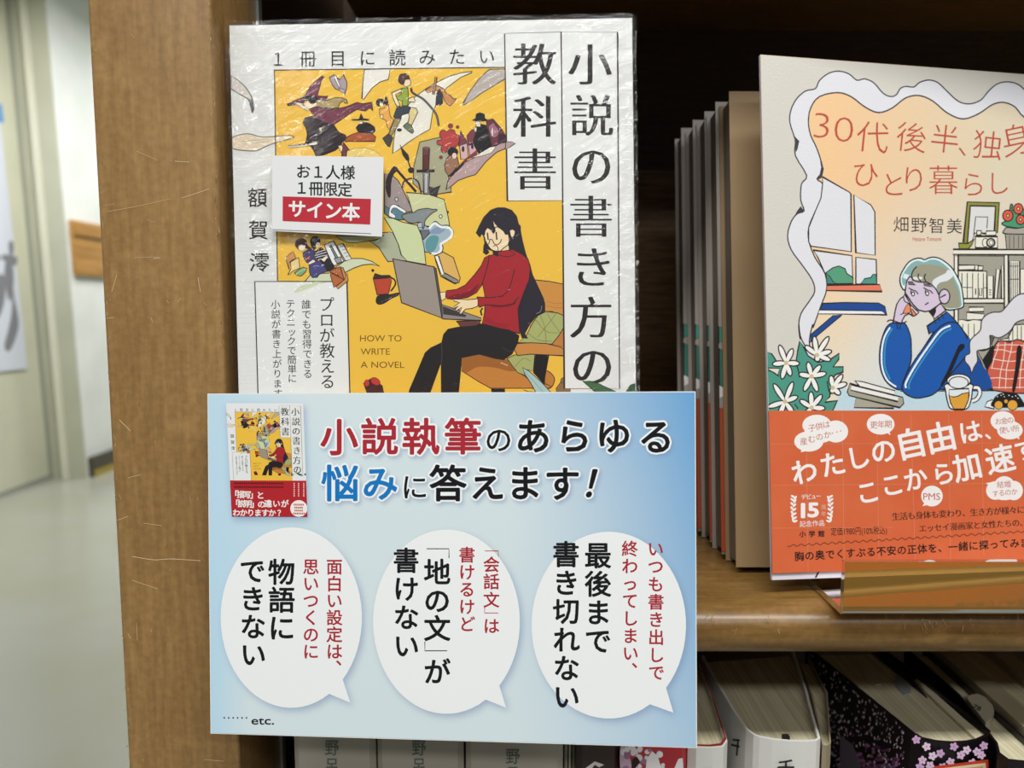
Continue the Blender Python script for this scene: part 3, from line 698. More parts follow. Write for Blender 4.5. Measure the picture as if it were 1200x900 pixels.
A.line('小説が書き上がります', (323, 356.7), (325.8, 461), 11.2, TXT, .004, True)
P((500, 230, 3.75), '685 812 720 812 760 825 830 858 860 880 790 880 740 860', '3F6A42', .8); P((500, 230, 3.75), '915 822 895 830 875 860 918 870', '2E5A3A', .8)
COVER = A.mapped(LF.uv)
# the red paper band round the lower third (also seen in the small picture on the card)
BD = Art()
def TH(x, y):
    V = (y - 72) / 774; xl = 52 + 45 * V; xr = 583 + 25 * V
    return ((x - xl) / (xr - xl) * LW, LH * (1 - V))
BD.poly('83 600 606 600 607.9 846 97 846', 'B2262E')
BD.line('「描写」と', (112, 694), (290, 700), 54, 'EEEAE6', .03)
BD.line('「説明」の', (118, 757), (297, 762), 54, 'EEEAE6', .03); BD.line('違いが', (342, 757), (455, 757), 54, 'EEEAE6', .03)
BD.line('わかりますか', (128, 820), (370, 820), 52, 'EEEAE6', .03); BD.ch('？', 430, 820, 52, 'EEEAE6', .03)
random.seed(3)
for y, x1 in ((620, 450), (645, 440)):
    x = 112
    while x < x1: BD.poly([(x, y - 7), (x + 9, y - 7), (x + 9, y + 6), (x, y + 6)], '5A1418'); x += 13
for x in (515, 545, 580):
    for y in range(615, 700, 14): BD.poly([(x, y), (x + 8, y), (x + 8, y + 9), (x, y + 9)], 'E6C8C4')
BD.ell(550, 790, 58, 57, 'F0EEEA')
for y, a_, b_ in ((764, 515, 580), (784, 520, 575), (804, 520, 575), (824, 512, 585)):
    x = a_
    while x < b_: BD.poly([(x, y - 6), (x + 9, y - 6), (x + 9, y + 6), (x, y + 6)], 'C05A58'); x += 12
BAND = BD.mapped(TH)

lb = empty('book', mat=LF.M)
tag(lb, 'shrink-wrapped white and yellow writing textbook with a woman at a laptop and a signed-copy sticker', 'book')
KL = 1.06
M_LCOV = noise_mat('white_laid_paper', tuple(c * KL for c in lin('E6E7E5')), tuple(c * KL for c in lin('DEDFDD')), scale=(.02, 1, 1), nscale=1600, rough=.5, spec=.35, bump=.15)
book_body(lb, LW, LH, .017, M_LCOV)
realise('printed_picture', COVER, lb, M_PRINT, -.00005, KL)
bo = box('paper_band', -.0002, LW + .0002, -.00120, -.0008, 0, .061, new_mat('red_band', lin('B2262E'), .45), lb)
realise('band_lettering', BAND, lb, M_PRINT, -.00122, KL)
# film: a thin skin over the front and round the sides, drawn slightly in at the corners
n, k = 40, 60; vs = []; fs = []
for j in range(k + 1):
    for i in range(n + 1):
        u = -.0012 + (LW + .0024) * i / n; v = -.0004 + (LH + .0012) * j / k
        e = min(i, n - i) / 2.0; y = -.0018 + (.0012 if e < .5 else (.0002 if e < 1 else 0)) + .00012 * math.sin(j * .9 + i)
        vs.append((u, y, v))
for j in range(k):
    for i in range(n): a = j * (n + 1) + i; fs.append((a, a + 1, a + n + 2, a + n + 1))
wo = mesh('shrink_wrap', vs, fs, M_WRAP, lb, True); wo['label'] = 'clear wrinkled shrink-wrap film'
# notice sticker on the film
sl = empty('x'); D.objects.remove(sl)
NA = Art(); NA.poly('322 184.6 451 186.4 449.3 278.8 321.3 272', 'E8E9EA')
NB = Art()
NB.line('お１人様', (357.9, 203), (409.5, 204.4), 17.5, '1E1E20', .014); NB.line('１冊限定', (355.9, 222.0), (406.2, 224.2), 17.5, '1E1E20', .014)
NB.poly('334 232 436.4 235 435.5 264.7 333.9 260.7', 'BE2A38'); NB.line('サイン本', (350.7, 246.3), (413.3, 250), 21.5, 'F0F0F0', .025, rot=2)
NB.stroke('321.9 270.6 436.5 275.3', .9, '7A7A80')
nl = NA.mapped(LF.uv); pts = nl.items[0][0]
vs = [(p[0], -.0022, p[1]) for p in pts] + [(p[0], -.0024, p[1]) for p in pts]
st_ = mesh('notice_sticker', vs, [(4, 7, 6, 5), (0, 1, 2, 3), (0, 4, 5, 1), (1, 5, 6, 2), (2, 6, 7, 3), (3, 7, 4, 0)], new_mat('sticker_paper', tuple(c * .93 for c in lin('E8E9EA')), .5), lb)
st_['label'] = 'white sticker with black lettering and a red box'
realise('sticker_lettering', NB.mapped(LF.uv), st_, M_PRINT, -.00242, .93)
# ================================================================== CARD
sc_ = 1.022
CF = Face((-0.0931 * sc_, 0.2251 * sc_, -0.1318 * sc_), -4.36, -5.41, -.76)
CW, CH = .148 * sc_, .105 * sc_
cd = empty('promotional_card', mat=CF.M)
tag(cd, 'pale blue printed card with three white speech bubbles fixed in front of the wrapped book', 'card')
KC = .98
box('card_sheet', 0, CW, 0, .0004, 0, CH, new_mat('card_white', (.78, .80, .80), .4), cd)
Hd = Art()  # heading
RED, BLU, BLK = 'AC2A36', '1578C2', '16161A'
HEAD = [('小', 397.5, 512, 45, RED), ('説', 445, 511.3, 45, RED), ('執', 493, 511.3, 45, RED), ('筆', 542.5, 511, 45, RED), ('の', 584.3, 515, 33, BLK), ('あ', 624.5, 511, 43, BLK), ('ら', 672.5, 510.5, 43, BLK), ('ゆ', 719, 510.5, 43, BLK), ('る', 768.8, 511.5, 43, BLK),
        ('悩', 398.8, 566, 45, BLU), ('み', 445.5, 566, 43, BLU), ('に', 486, 570.5, 32, BLK), ('答', 525, 566, 45, BLK), ('え', 571, 566, 43, BLK), ('ま', 614.5, 566, 43, BLK), ('す', 658.8, 566.5, 43, BLK), ('！', 704, 566, 42, BLK)]
for c_, x, y, em, co in HEAD: Hd.ch(c_, x, y, em, 'F2F6F8', .075, skew=.25 if c_ == '！' else 0)
ol = Hd.items[:]
for c_, x, y, em, co in HEAD: Hd.ch(c_, x, y, em, co, .022 if em > 40 else .012, skew=.25 if c_ == '！' else 0)
Bb = Art()
def bubble(cx, cy, rx, ry, tail):
    pts = []; a0 = math.atan2((tail[0][1] - cy) / ry, (tail[0][0] - cx) / rx); a1 = math.atan2((tail[2][1] - cy) / ry, (tail[2][0] - cx) / rx)
    n = 60; 
    for i in range(n + 1):
        a = a1 + (2 * math.pi - (a1 - a0)) * i / n
        pts.append((cx + rx * math.cos(a), cy + ry * math.sin(a)))
    pts.append(tail[1]); return pts
BUB = [bubble(341.5, 723.7, 82.8, 105.8, [(402.7, 797.3), (410.7, 823.5), (386.7, 814.7)]),
       bubble(523.3, 728.5, 86, 108, [(586.8, 805.3), (593.2, 829.3), (570, 821.3)]),
       bubble(713.4, 732.5, 90.5, 109.5, [(781.2, 806.7), (789.2, 835.2), (762, 826)])]
for b in BUB: Bb.poly(b, 'F1F3F4')
# raster of the printed soft shadows, in card pixels
GX0, GY0, GW, GH = 236, 452, 592, 436
mask = np.zeros((GH, GW), np.float32); mt = np.zeros((GH, GW), np.float32)
def fill_tris(mk, vs, fs, dx, dy):
    for f in fs:
        for k in range(1, len(f) - 1):
            p = [vs[f[0]], vs[f[k]], vs[f[k + 1]]]
            xs = [q[0] - GX0 + dx for q in p]; ys = [q[1] - GY0 + dy for q in p]
            x0, x1 = int(max(0, math.floor(min(xs)))), int(min(GW - 1, math.ceil(max(xs)))); y0, y1 = int(max(0, math.floor(min(ys)))), int(min(GH - 1, math.ceil(max(ys))))
            if x1 < x0 or y1 < y0: continue
            X, Y = np.meshgrid(np.arange(x0, x1 + 1), np.arange(y0, y1 + 1))
            e = [(xs[(i + 1) % 3] - xs[i]) * (Y - ys[i]) - (ys[(i + 1) % 3] - ys[i]) * (X - xs[i]) for i in range(3)]
            s = (e[0] >= 0) & (e[1] >= 0) & (e[2] >= 0) | (e[0] <= 0) & (e[1] <= 0) & (e[2] <= 0)
            mk[y0:y1 + 1, x0:x1 + 1][s] = 1
for vs, fs, c in Bb.items: fill_tris(mask, vs, fs, 2.5, 3.5)
for vs, fs, c in ol: fill_tris(mt, vs, fs, 2.0, 2.5)
tq = [(264.5, 472.5), (356, 472.5), (360.5, 606), (271.5, 606)]
fill_tris(mask, tq, [(0, 1, 2, 3)], 1, 3)
def blur(a, s):
    k = np.exp(-np.arange(-3 * s, 3 * s + 1) ** 2 / (2 * s * s)); k /= k.sum()
    a = np.apply_along_axis(lambda r: np.convolve(r, k, 'same'), 0, a); return np.apply_along_axis(lambda r: np.convolve(r, k, 'same'), 1, a)
mask = blur(mask, 4); mt = blur(mt, 2)
def proj_np(co):
    f = co[:, 1] * cP - co[:, 2] * sP; u = co[:, 1] * sP + co[:, 2] * cP
    return 600 + FPX * co[:, 0] / f, 450 - FPX * u / f
def card_col(U, V):
    R = np.array(CF.R); co = np.array(CF.p) + U[:, None] * R[:, 0] + V[:, None] * R[:, 2]
    x, y = proj_np(co)
    Wc = np.array(lin('D6E4E9')); Bc = np.array(lin('4C9AD6')); Lc = np.array(lin('B4D9F0'))
    sm = lambda t: np.clip(t, 0, 1) ** 1.25
    yy = np.clip((y - 460) / 400, 0, 1)
    edge = 500 + 90 * yy + 60 * np.exp(-((yy - .35) / .25) ** 2)
    t = sm((x - edge) / (850 - edge)) * (1 - .45 * yy ** 1.2)
    t = np.maximum(t, 0)
    l = np.clip(1 - (x - 243) / (110 + 60 * np.sin(yy * 5)), 0, 1) * (.75 + .2 * yy)
    rgb = Wc[None] * (1 - t[:, None]) + Bc[None] * t[:, None]
    rgb = rgb * (1 - l[:, None]) + Lc[None] * l[:, None]
    xi = np.clip(x - GX0, 0, GW - 1.01); yi = np.clip(y - GY0, 0, GH - 1.01); xi0 = xi.astype(int); yi0 = yi.astype(int)
    m = mask[yi0, xi0]; m2 = mt[yi0, xi0]
    sh = np.array(lin('7C93BC'))
    a = np.clip(m * .85, 0, 1)[:, None] * .8; rgb = rgb * (1 - a) + sh * a
    a = np.clip(m2, 0, 1)[:, None] * .5; rgb = rgb * (1 - a) + sh * a
    return rgb
grid_print('card_background', cd, M_CARD, .0003, CW - .0003, .0003, CH - .0003, 380, 270, -.00006, card_col, KC)
X_ = Art(); X_.items = Bb.items + Hd.items
cdt = X_
cdt.line('面白い設定は', (392, 664), (392, 763.2), 19.5, RED, .018); cdt.ch('、', 403, 771, 19.5, RED, .018)
cdt.line('思いつくのに', (364.5, 664), (364.5, 763.2), 19.5, RED, .018)
cdt.line('物語に', (330.1, 670), (330.3, 735.5), 32, BLK, .022); cdt.line('できない', (296, 668.8), (297, 766.7), 31, BLK, .022)
cdt.line('「会話文」は', (576, 645), (576, 645), 19, RED, .01, True) if 0 else None
for c_, y in (('会', 661.3), ('話', 681.3), ('文', 702.7), ('は', 733.3)): cdt.ch(c_, 575.9, y, 19.5, RED, .018)
def kakko(x, y, s, c, w):  # vertical-writing brackets
    cdt.stroke([(x - s * .42, y), (x + s * .42, y), (x + s * .42, y + s * .35)], w, c)
def kakko2(x, y, s, c, w):
    cdt.stroke([(x + s * .42, y), (x - s * .42, y), (x - s * .42, y - s * .35)], w, c)
kakko(576, 645.5, 19, RED, .9); kakko2(576, 718.3, 19, RED, .9)
cdt.line('書けるけど', (547.3, 650), (547.3, 731), 19.5, RED, .018)
kakko(513.2, 643, 31, BLK, 1.1); kakko2(511, 762.5, 31, BLK, 1.1)
for c_, y in (('地', 670), ('の', 703.5), ('文', 736), ('が', 786.7)): cdt.ch(c_, 512.4, y, 32, BLK, .022)
cdt.line('書けない', (476, 656.5), (476.4, 756.5), 31, BLK, .022)
cdt.line('いつも書き出しで', (768.2, 643), (769.2, 788), 19.5, RED, .018)
cdt.line('終わってしまい', (738, 642.7), (738.8, 765.3), 19.5, RED, .018); cdt.ch('、', 749.5, 774, 19.5, RED, .018)
cdt.line('最後まで', (700.7, 650.7), (700.7, 750.7), 32, BLK, .022); cdt.line('書き切れない', (663.3, 649.3), (664, 816), 32, BLK, .022)
for i in range(6): cdt.ell(263 + i * 5.2, 841, 1, 1, BLK, n=8)
cdt.latin('etc.', 294.7, 321.3, 844.0, 9.5, BLK, .012)
card = cdt.mapped(CF.uv)
# the small picture of the book on the card
tl, tr, br, bl = [(265, 472.5), (355.5, 472.5), (360.5, 605.5), (272, 605.0)]
def to_card(u, v):
    u = min(max(u, 0), LW); v = min(max(v, 0), LH)
    a, b = u / LW, 1 - v / LH
    x = (tl[0] * (1 - a) + tr[0] * a) * (1 - b) + (bl[0] * (1 - a) + br[0] * a) * b
    y = (tl[1] * (1 - a) + tr[1] * a) * (1 - b) + (bl[1] * (1 - a) + br[1] * a) * b
    return CF.uv(x, y)
base = Art(); base.poly([(0, 0), (LW, 0), (LW, LH), (0, LH)], 'E6E8EA')
th = Art(); th.items = base.items + COVER.items + BAND.items
random.seed(5)
realise('card_lettering', card, cd, M_CARD, -.00010, KC)
realise('printed_picture', th.mapped(to_card), cd, M_CARD, -.00012, KC)
# ================================================================== RIGHT BOOK
Q1 = (880, 60, 3.75); Q2 = (890, 270, 3.871); Q3 = (890, 470, 3.871); Q4 = (1100, 225, 9); Q5 = (1030, 290, 10); Q6 = (1110, 280, 7.5); Q7 = (920, 190, 4.286); Q8 = (890, 380, 7.059); Q9 = (1090, 370, 7.5)
RFc = Face((0.0907, 0.2597, -0.0956), 8.88, -8.99, 1.17)
RW, RH = .128, .188
A = Art()
def PX(reg, s): return nums(s, reg)
outer = PX(Q8, '375 175 345 120 330 60 325 0') + PX(Q7, '75 890 68 820 80 760 120 700 148 650 135 590 80 510 30 440 12 370 30 300 60 260 95 245 78 190 82 110 108 68') + PX(Q1, '195 460 195 400 188 370 170 310 175 260 200 210 240 175 283 165 300 130 340 98 385 88 430 100 465 128 500 122 540 140 580 185 615 200 640 190 655 165 680 155 715 158 740 138 780 127 820 138 860 175 910 220 960 232 1010 215 1040 180 1080 145 1130 135 1180 150 1230 195 1300 205 1400 150')
inner = PX(Q8, '430 240 412 160 420 80 440 0') + PX(Q7, '140 830 180 720 208 640 200 560 150 480 120 400 118 330 150 250 180 180 188 110 160 85') + PX(Q1, '315 520 290 430 262 370 252 310 262 250 300 200 380 182 440 200 500 245 560 270 620 250 680 205 740 195 800 220 860 270 930 298 1000 275 1060 235 1110 225 1160 245 1200 290 1280 310 1400 250')
GC = 'D0CBC2'
A.poly([(880, 490), (880, 50), (1290, 50), (1290, 120)] + catmull(inner, False, 3)[::-1] + [(955, 490)], 'DDDDE4')
A.poly([(880, 490), (880, 50), (1290, 50), (1290, 120)] + catmull(outer, False, 3)[::-1] + [(945, 490)], GC)
A.stroke(outer, 1.5, '3A3638', True, n=3); A.stroke(inner, 1.5, '3A3638', True, n=3)
A.poly('190 372 212 395 204 432 196 445 194 400', '3A3638', reg=Q1); A.poly('303 480 320 515 312 555 290 568 302 540 308 510', '3A3638', reg=Q1); A.poly('97 247 78 222 60 245 45 275 62 262', '3A3638', reg=Q7)
B2 = '26211F'
def P(reg, pts, fill, w=1.3, sm=False, line=B2): A.poly(pts, fill, line, w, sm, reg)
def S(reg, pts, w=1.3, c=B2, sm=True): A.stroke(pts, w, c, sm, reg)
def E_(reg, x, y, rx, ry, fill, w=1.3, line=B2, rot=0, n=20): A.ell(x, y, rx, ry, fill, line, w, rot, reg, n)
# window, sill and awning
P(Q7, '187 74 320 150 330 160 332 450 130 422 118 400 118 330 150 250 180 180 188 110', 'DCDCE2'); P(Q7, '345 165 430 215 450 250 452 468 355 455', 'DCDCE2')
P(Q7, '140 442 335 470 340 612 210 610 200 560 165 480', 'DCDCE2'); P(Q7, '355 478 457 490 460 615 355 612', 'DCDCE2')
P(Q7, '205 555 240 530 270 522 300 535 310 560 340 580 342 611 210 612', '559A78', 1.2); P(Q7, '375 612 400 585 430 580 440 565 458 562 460 614', '4E9484', 1.2); P(Q7, '204 555 225 575 240 600 262 612 210 612', '3E8478', 1.0)
P(Q7, '210 618 475 615 487 650 208 645', 'E07A60'); P(Q7, '190 710 300 705 470 708 500 725 512 766 165 760', '1C4690'); P(Q7, '172 742 485 748 508 765 165 762', 'E8E8EC', .9)
P(Q7, '285 768 240 772 130 865 126 905 165 868', '1C4690', 1.2)
# right-hand bookshelf
P(Q6, '60 135 1000 135 1000 1300 60 1300', 'A09D90', 1.2)
WH = 'E6E2D4'
P(Q6, '100 230 240 230 240 272 100 272', WH, 1.1); P(Q6, '240 232 272 232 268 274 240 274', WH, 1.1); P(Q6, '270 235 315 240 310 275 270 275', WH, 1.1)
P(Q6, '95 280 345 285 345 522 95 522', WH, 1.1)
for x in (128, 175, 222, 270, 316): S(Q6, f'{x} 300 {x} 520', 1.0, sm=False)
S(Q6, '95 425 222 428', .9, sm=False); S(Q6, '316 430 345 430', .9, sm=False); P(Q6, '280 435 305 435 300 500 282 500', WH, .8); S(Q6, '248 435 248 490', 1.2, sm=False)
P(Q6, '350 325 405 325 400 522 350 522', WH, 1.1); P(Q6, '430 265 465 270 435 522 410 522', WH, 1.1); P(Q6, '474 235 497 235 497 522 474 522', WH, 1.1)
for y in (450, 470, 490): S(Q6, f'365 {y} 385 {y}', 1.0, sm=False)
P(Q6, '545 195 635 195 635 560 545 560', WH, 1.1); P(Q6, '640 265 900 265 900 560 640 560', WH, 1.1)
for x in (560, 578, 597, 615): S(Q6, f'{x} 205 {x} 550', .9, sm=False)
S(Q6, '545 240 635 240', .8, sm=False); S(Q6, '545 355 635 355', .9, sm=False)
for x in (700, 750, 800): S(Q6, f'{x} 280 {x} 550', .9, sm=False)
P(Q6, '95 525 500 525 500 565 95 565', WH, 1.2); P(Q6, '500 140 535 140 535 640 500 640', WH, 1.2)
P(Q6, '190 600 320 600 320 640 190 640', WH, 1.1); P(Q6, '170 645 325 660 310 712 170 712', WH, 1.1); P(Q6, '95 715 130 708 180 722 230 708 300 718 290 900 95 900', WH, 1.1)
for x in (135, 185, 235): S(Q6, f'{x} 745 {x} 880', .9, sm=False)
P(Q6, '60 135 95 135 95 900 60 900', WH, 1.2); P(Q6, '50 92 1000 96 1000 142 50 136', WH, 1.4); S(Q6, '60 148 500 152', .8, sm=False)
P(Q9, '560 260 600 210 680 200 740 80 1100 60 1100 220 620 222', WH, 1.1)
for x in (690, 725, 765, 800, 840): S(Q9, f'{x} 90 {x} 215', 1.0, sm=False)
# frame, camera and flowerpot on top
P(Q4, '300 105 638 113 618 432 585 432 598 150 335 143 300 538 258 532', '8A8B3C', 1.3); A.poly('335 150 595 155 580 432 380 432 345 535 302 535', 'DAD8D6', B2, 1.0, False, Q4)
S(Q4, '368 450 388 262 515 265 507 385', 1.0, sm=False)
P(Q4, '210 540 300 545 375 500 345 560 310 600 215 600', '8E9138', 1.2)
P(Q4, '385 470 618 475 618 600 385 595', WH, 1.3); A.poly('390 455 618 462 618 480 388 478', B2, None, reg=Q4); A.poly('388 580 618 585 618 602 388 600', B2, None, reg=Q4)
P(Q4, '400 408 448 408 444 452 400 452', WH, 1.0); P(Q4, '500 412 600 412 602 458 497 458', WH, 1.0); S(Q4, '455 435 495 445', 1.2, sm=False)
E_(Q4, 490, 535, 32, 45, WH, .9); E_(Q4, 548, 535, 42, 42, WH, 1.9); E_(Q4, 552, 535, 22, 25, WH, .8)
P(Q4, '760 130 780 140 790 200 1000 180 1000 375 760 372 665 338 700 310 750 300 750 180', '4A946E', 1.2, True)
for x, y, r in ((728, 250, 54), (838, 178, 50), (862, 292, 46), (950, 230, 50)): E_(Q4, x, y, r, r + 5, 'D95C44', 1.3); E_(Q4, x, y, 13, 15, 'F0E8B8', 1.0)
P(Q4, '700 440 1000 440 1000 608 715 606', '9E998C', 1.3); P(Q4, '690 400 720 375 820 385 900 372 1000 380 1000 440 700 440', 'A8A396', 1.2, True)
for x in (745, 790, 840, 885): A.stroke([(x / 9 + 1100, 460 / 9 + 225), (x / 9 + 1100, 595 / 9 + 225)], .7, B2)
# table
A.poly('985 455.5 1040 457.5 1200 457.3 1290 457 1290 492 975 492', 'BDD4DE', None); A.stroke('1055 458.5 1290 457.3', 1.3, B2)
# blanket and armchair
P(Q9, '550 262 575 300 540 500 500 485 455 385 410 300 440 310 520 290', '1C1A1A', .8)
P(Q9, '415 310 470 310 530 290 460 390', 'A09D90', .9)
P(Q9, '545 655 520 560 500 480 540 400 555 320 575 250 620 220 700 232 760 210 825 228 900 260 1000 300 1000 655', 'C95E4A', 1.5, True)
for q in ('600 235 590 300 560 380 540 460', '660 232 650 320 640 400 620 480 610 560 605 640', '720 228 710 300 690 380 670 470 665 560 660 640', '825 240 815 330 800 420 790 520 785 640', '560 300 640 300 720 320 825 300', '550 380 640 395 720 400 830 385', '530 460 620 470 700 480 830 470', '520 550 600 545 690 555 830 545', '580 260 700 255 825 262', '550 630 680 632 830 628'): S(Q9, q, .9, 'EFD8CC')
A.poly('780 262 800 290 790 400 745 645 722 645 750 450 762 300', '1C1A1A', B2, .8, True, Q9)
# woman in the blue jumper
BL = '1A56A6'
P(Q2, '760 435 850 370 880 400 950 490 1000 590 1058 720 800 722 700 600 790 460 770 470', BL, 1.5)
for q in ('800 425 790 400', '818 412 806 388', '836 402 824 380'): S(Q2, q, .9, sm=False)
A.poly('870 530 1000 600 1050 716 880 716 850 650', '194C96', None, sm=True, reg=Q2)
P(Q2, '590 425 560 475 545 545 547 620 570 680 610 715 645 722 650 690 685 600 688 540 684 480 655 420', BL, 1.5, True)
S(Q2, '592 440 566 485 554 550 557 625 580 680 620 710', 2.0, 'E6F0F2'); S(Q2, '602 445 577 490 567 555 570 625 592 675', 1.8, '3A8EC0')
P(Q2, '655 735 648 700 690 610 760 510 800 455 850 420 900 425 945 500 940 560 860 660 800 735 740 758 695 758', BL, 1.5, True)
S(Q2, '664 715 664 690 705 615 770 520 820 455 865 432', 2.2, 'E6F0F2'); S(Q2, '678 720 680 690 718 622 782 528 830 468 870 446', 1.8, '3A8EC0')
A.poly('905 520 925 515 930 530 915 548 905 560 870 640 830 705 822 695 850 640 890 550', '1A1C24', None, sm=True, reg=Q2)
A.poly('945 480 960 500 1000 590 960 600 930 560', BL, None, reg=Q2)
# head
LIL = 'D2C2D6'
P(Q5, '720 650 780 740 650 835 590 755 665 705', LIL, 1.2); A.poly('582 757 665 703 668 750 637 818', B2, None, reg=Q5)
P(Q5, '245 400 250 330 290 250 350 170 430 130 500 130 530 145 580 125 640 115 720 135 800 190 860 250 920 350 960 440 980 550 990 650 980 700 900 725 800 730 740 680 690 560 600 430 400 380 330 410 300 500 262 460', 'DCECEE', 1.5, True)
A.poly('268 400 275 330 320 250 380 185 450 155 530 172 600 145 680 150 770 205 840 275 895 380 940 480 960 600 962 690 880 705 780 700 700 560 600 430 400 380 330 400 290 450', '86ACAC', None, sm=True, reg=Q5)
A.poly('390 260 440 215 520 200 620 205 720 220 800 260 850 330 890 420 925 500 942 600 945 695 880 712 800 712 735 670 690 500 620 430 400 385 375 330', '9A9882', None, sm=True, reg=Q5)
A.poly('620 420 650 370 720 330 780 300 805 262 855 290 868 335 800 390 720 410 680 445 665 490', 'DEE0E4', None, sm=True, reg=Q5); A.poly('295 305 355 325 325 375 278 355', 'DEE4E8', None, reg=Q5); A.poly('400 350 500 345 495 375 420 378', 'DEE0E0', None, sm=True, reg=Q5)
P(Q5, '305 530 312 460 325 390 355 345 380 345 395 385 440 402 500 408 560 408 620 440 660 480 700 550 722 600 722 655 660 700 600 740 540 752 460 732 400 672 345 590', LIL, 1.4)
E_(Q5, 765, 575, 62, 86, LIL, 1.4); S(Q5, '715 588 782 552', 1.6, sm=False)
S(Q5, '442 225 400 270 380 330 400 385 450 402', 1.4); S(Q5, '465 308 455 350 490 402', 1.4); S(Q5, '545 310 530 350 550 402 610 435 665 490 700 560', 1.4)
A.poly('340 402 385 402 428 440 345 435', '6A6866', B2, .8, reg=Q5); A.poly('520 422 585 430 620 462 525 448', '6A6866', B2, .6, reg=Q5)
E_(Q5, 397, 545, 17, 24, 'F0F0F0', 1.3); S(Q5, '345 475 395 500 430 515 458 548', 1.3); S(Q5, '380 495 370 525 385 560', 1.2)
E_(Q5, 563, 540, 17, 24, 'F0F0F0', 1.3); S(Q5, '518 472 565 498 600 510 630 542', 1.3); S(Q5, '550 490 540 520 550 555', 1.2); S(Q5, '535 672 560 660 578 645', 1.4)
P(Q5, '165 880 185 760 205 670 245 605 285 575 300 545 330 600 375 680 420 720 465 760 440 785 400 805 350 775 300 800 268 860 262 890', LIL, 1.4)
S(Q5, '285 580 300 630 350 660 372 690', 1.2); A.poly('315 690 345 662 368 710 362 760 290 775 285 750', 'E6885E', B2, .8, True, Q5); P(Q5, '365 715 390 725 430 780 420 800 390 800', 'E6885E', 1.0); S(Q5, '290 750 270 780 245 785', 1.1)
S(Q5, '92 868 130 850 180 862 230 880 262 885', 1.3); S(Q5, '262 885 300 880 322 862', 1.3)
S(Q2, '622 425 626 448', 1.0, sm=False); S(Q2, '638 428 636 450', 1.0, sm=False)
# steam from the cup
sm1 = PX(Q6, '240 850 290 800 300 720 340 670 400 645 470 640 520 590 580 520 640 485 700 480 800 470 860 480 860 680 675 710 600 740 560 800 500 850 440 870 375 850')
sm2 = PX(Q9, '525 280 420 305 410 330 415 400 385 450 362 505 345 450 305 400 310 350 345 330 345 280 350 220 400 165')
A.poly(catmull(sm1 + sm2, True, 3), 'D9D6DC', '3A3638', 1.4)
A.poly('525 175 560 195 540 250 525 275', '5A5652', B2, .8, reg=Q9); A.poly('860 455 940 460 940 500 870 510', '3A3638', None, reg=Q6)
# tablet and pen
P(Q8, '800 600 1110 680 1110 696 780 690', 'A8A392', 1.3); P(Q8, '745 490 1185 605 1192 655 1160 690 740 590 725 560', 'A39F8E', 1.3, False); P(Q8, '760 500 1150 598 1143 640 752 545', 'E8E6E0', 1.3); P(Q8, '790 468 850 475 1120 550 1115 588 830 515', 'E8E6E0', 1.3)
# flowers
GR = '4A9482'
P(Q8, '58 225 100 245 130 290 160 340 300 320 315 220 332 140 365 190 400 260 480 315 570 300 660 240 655 290 608 352 692 352 690 395 622 420 600 480 585 560 580 600 540 645 642 632 600 730 58 730', GR, 1.5)
A.poly('60 362 165 365 150 425 100 390', 'DCD6C8', B2, 1.0, reg=Q8)
for q in ('60 380 110 395 160 430', '300 320 320 380 330 440', '560 470 570 540 590 580', '290 660 320 700'): S(Q8, q, 1.3)
def flower(cx, cy, petals):
    for ax, ay in petals:
        dx, dy = ax - cx, ay - cy; l = math.hypot(dx, dy); a = math.degrees(math.atan2(dy, dx))
        E_(Q8, cx + dx * .55, cy + dy * .55, l * .47, 23, 'ECEAE6', 1.5, B2, a, 16)
    for ax, ay in petals:
        dx, dy = ax - cx, ay - cy; l = math.hypot(dx, dy); a = math.degrees(math.atan2(dy, dx))
        A.ell(cx + dx * .45, cy + dy * .45, l * .40, 16, 'ECEAE6', None, 1, a, Q8, 14)
    A.ell(cx, cy, 18, 18, 'C9B98C', None, reg=Q8)
flower(220, 320, [(165, 175), (272, 205), (328, 325), (258, 425), (185, 450), (108, 330)])
flower(475, 255, [(452, 102), (570, 105), (594, 222), (585, 298), (480, 308), (378, 180)])
flower(430, 432, [(400, 315), (504, 340), (550, 405), (478, 555), (368, 552), (326, 412)])
flower(605, 525, [(590, 425), (684, 418), (720, 490), (665, 580), (600, 570)])
flower(210, 640, [(118, 495), (274, 480), (314, 598), (280, 740), (70, 685), (165, 750)])
flower(430, 690, [(425, 560), (514, 585), (540, 695), (335, 628), (380, 750)])
# glass mug and doughnut
S(Q9, '368 632 420 635 435 680 410 730 365 752', 5.6, B2); S(Q9, '368 632 420 635 435 680 410 730 365 752', 3.2, 'E8E8E8')
P(Q9, '140 600 135 660 150 750 185 820 315 820 355 750 368 660 358 600', 'E6E8E8', 1.5, True); P(Q9, '165 650 163 700 178 770 210 820 290 820 328 760 342 700 338 640', 'DDE2E4', 1.1)
A.poly('165 700 200 714 240 708 280 685 340 675 335 740 300 820 205 820 175 760', 'D79E3C', B2, 1.2, False, Q9)
E_(Q9, 250, 572, 104, 60, 'E6E8E8', 1.5); E_(Q9, 248, 588, 86, 52, 'DDE2E4', 1.2)
P(Q9, '478 800 500 755 545 738 560 760 560 820', 'E8E8E8', 1.2); P(Q9, '555 800 556 740 600 692 680 675 760 690 815 760 818 800', '1C1A1A', 1.0, True)
for x, y, r in ((600, 785, 38), (722, 785, 46), (665, 752, 19)): E_(Q9, x, y, r, r, 'DBA23C', .8, n=14)
for x, y in ((590, 710), (620, 700), (650, 712), (690, 700), (720, 712), (750, 705), (770, 725), (640, 690)): A.ell(x, y, 7, 4, 'EEE8E0', None, rot=40, reg=Q9, n=6)
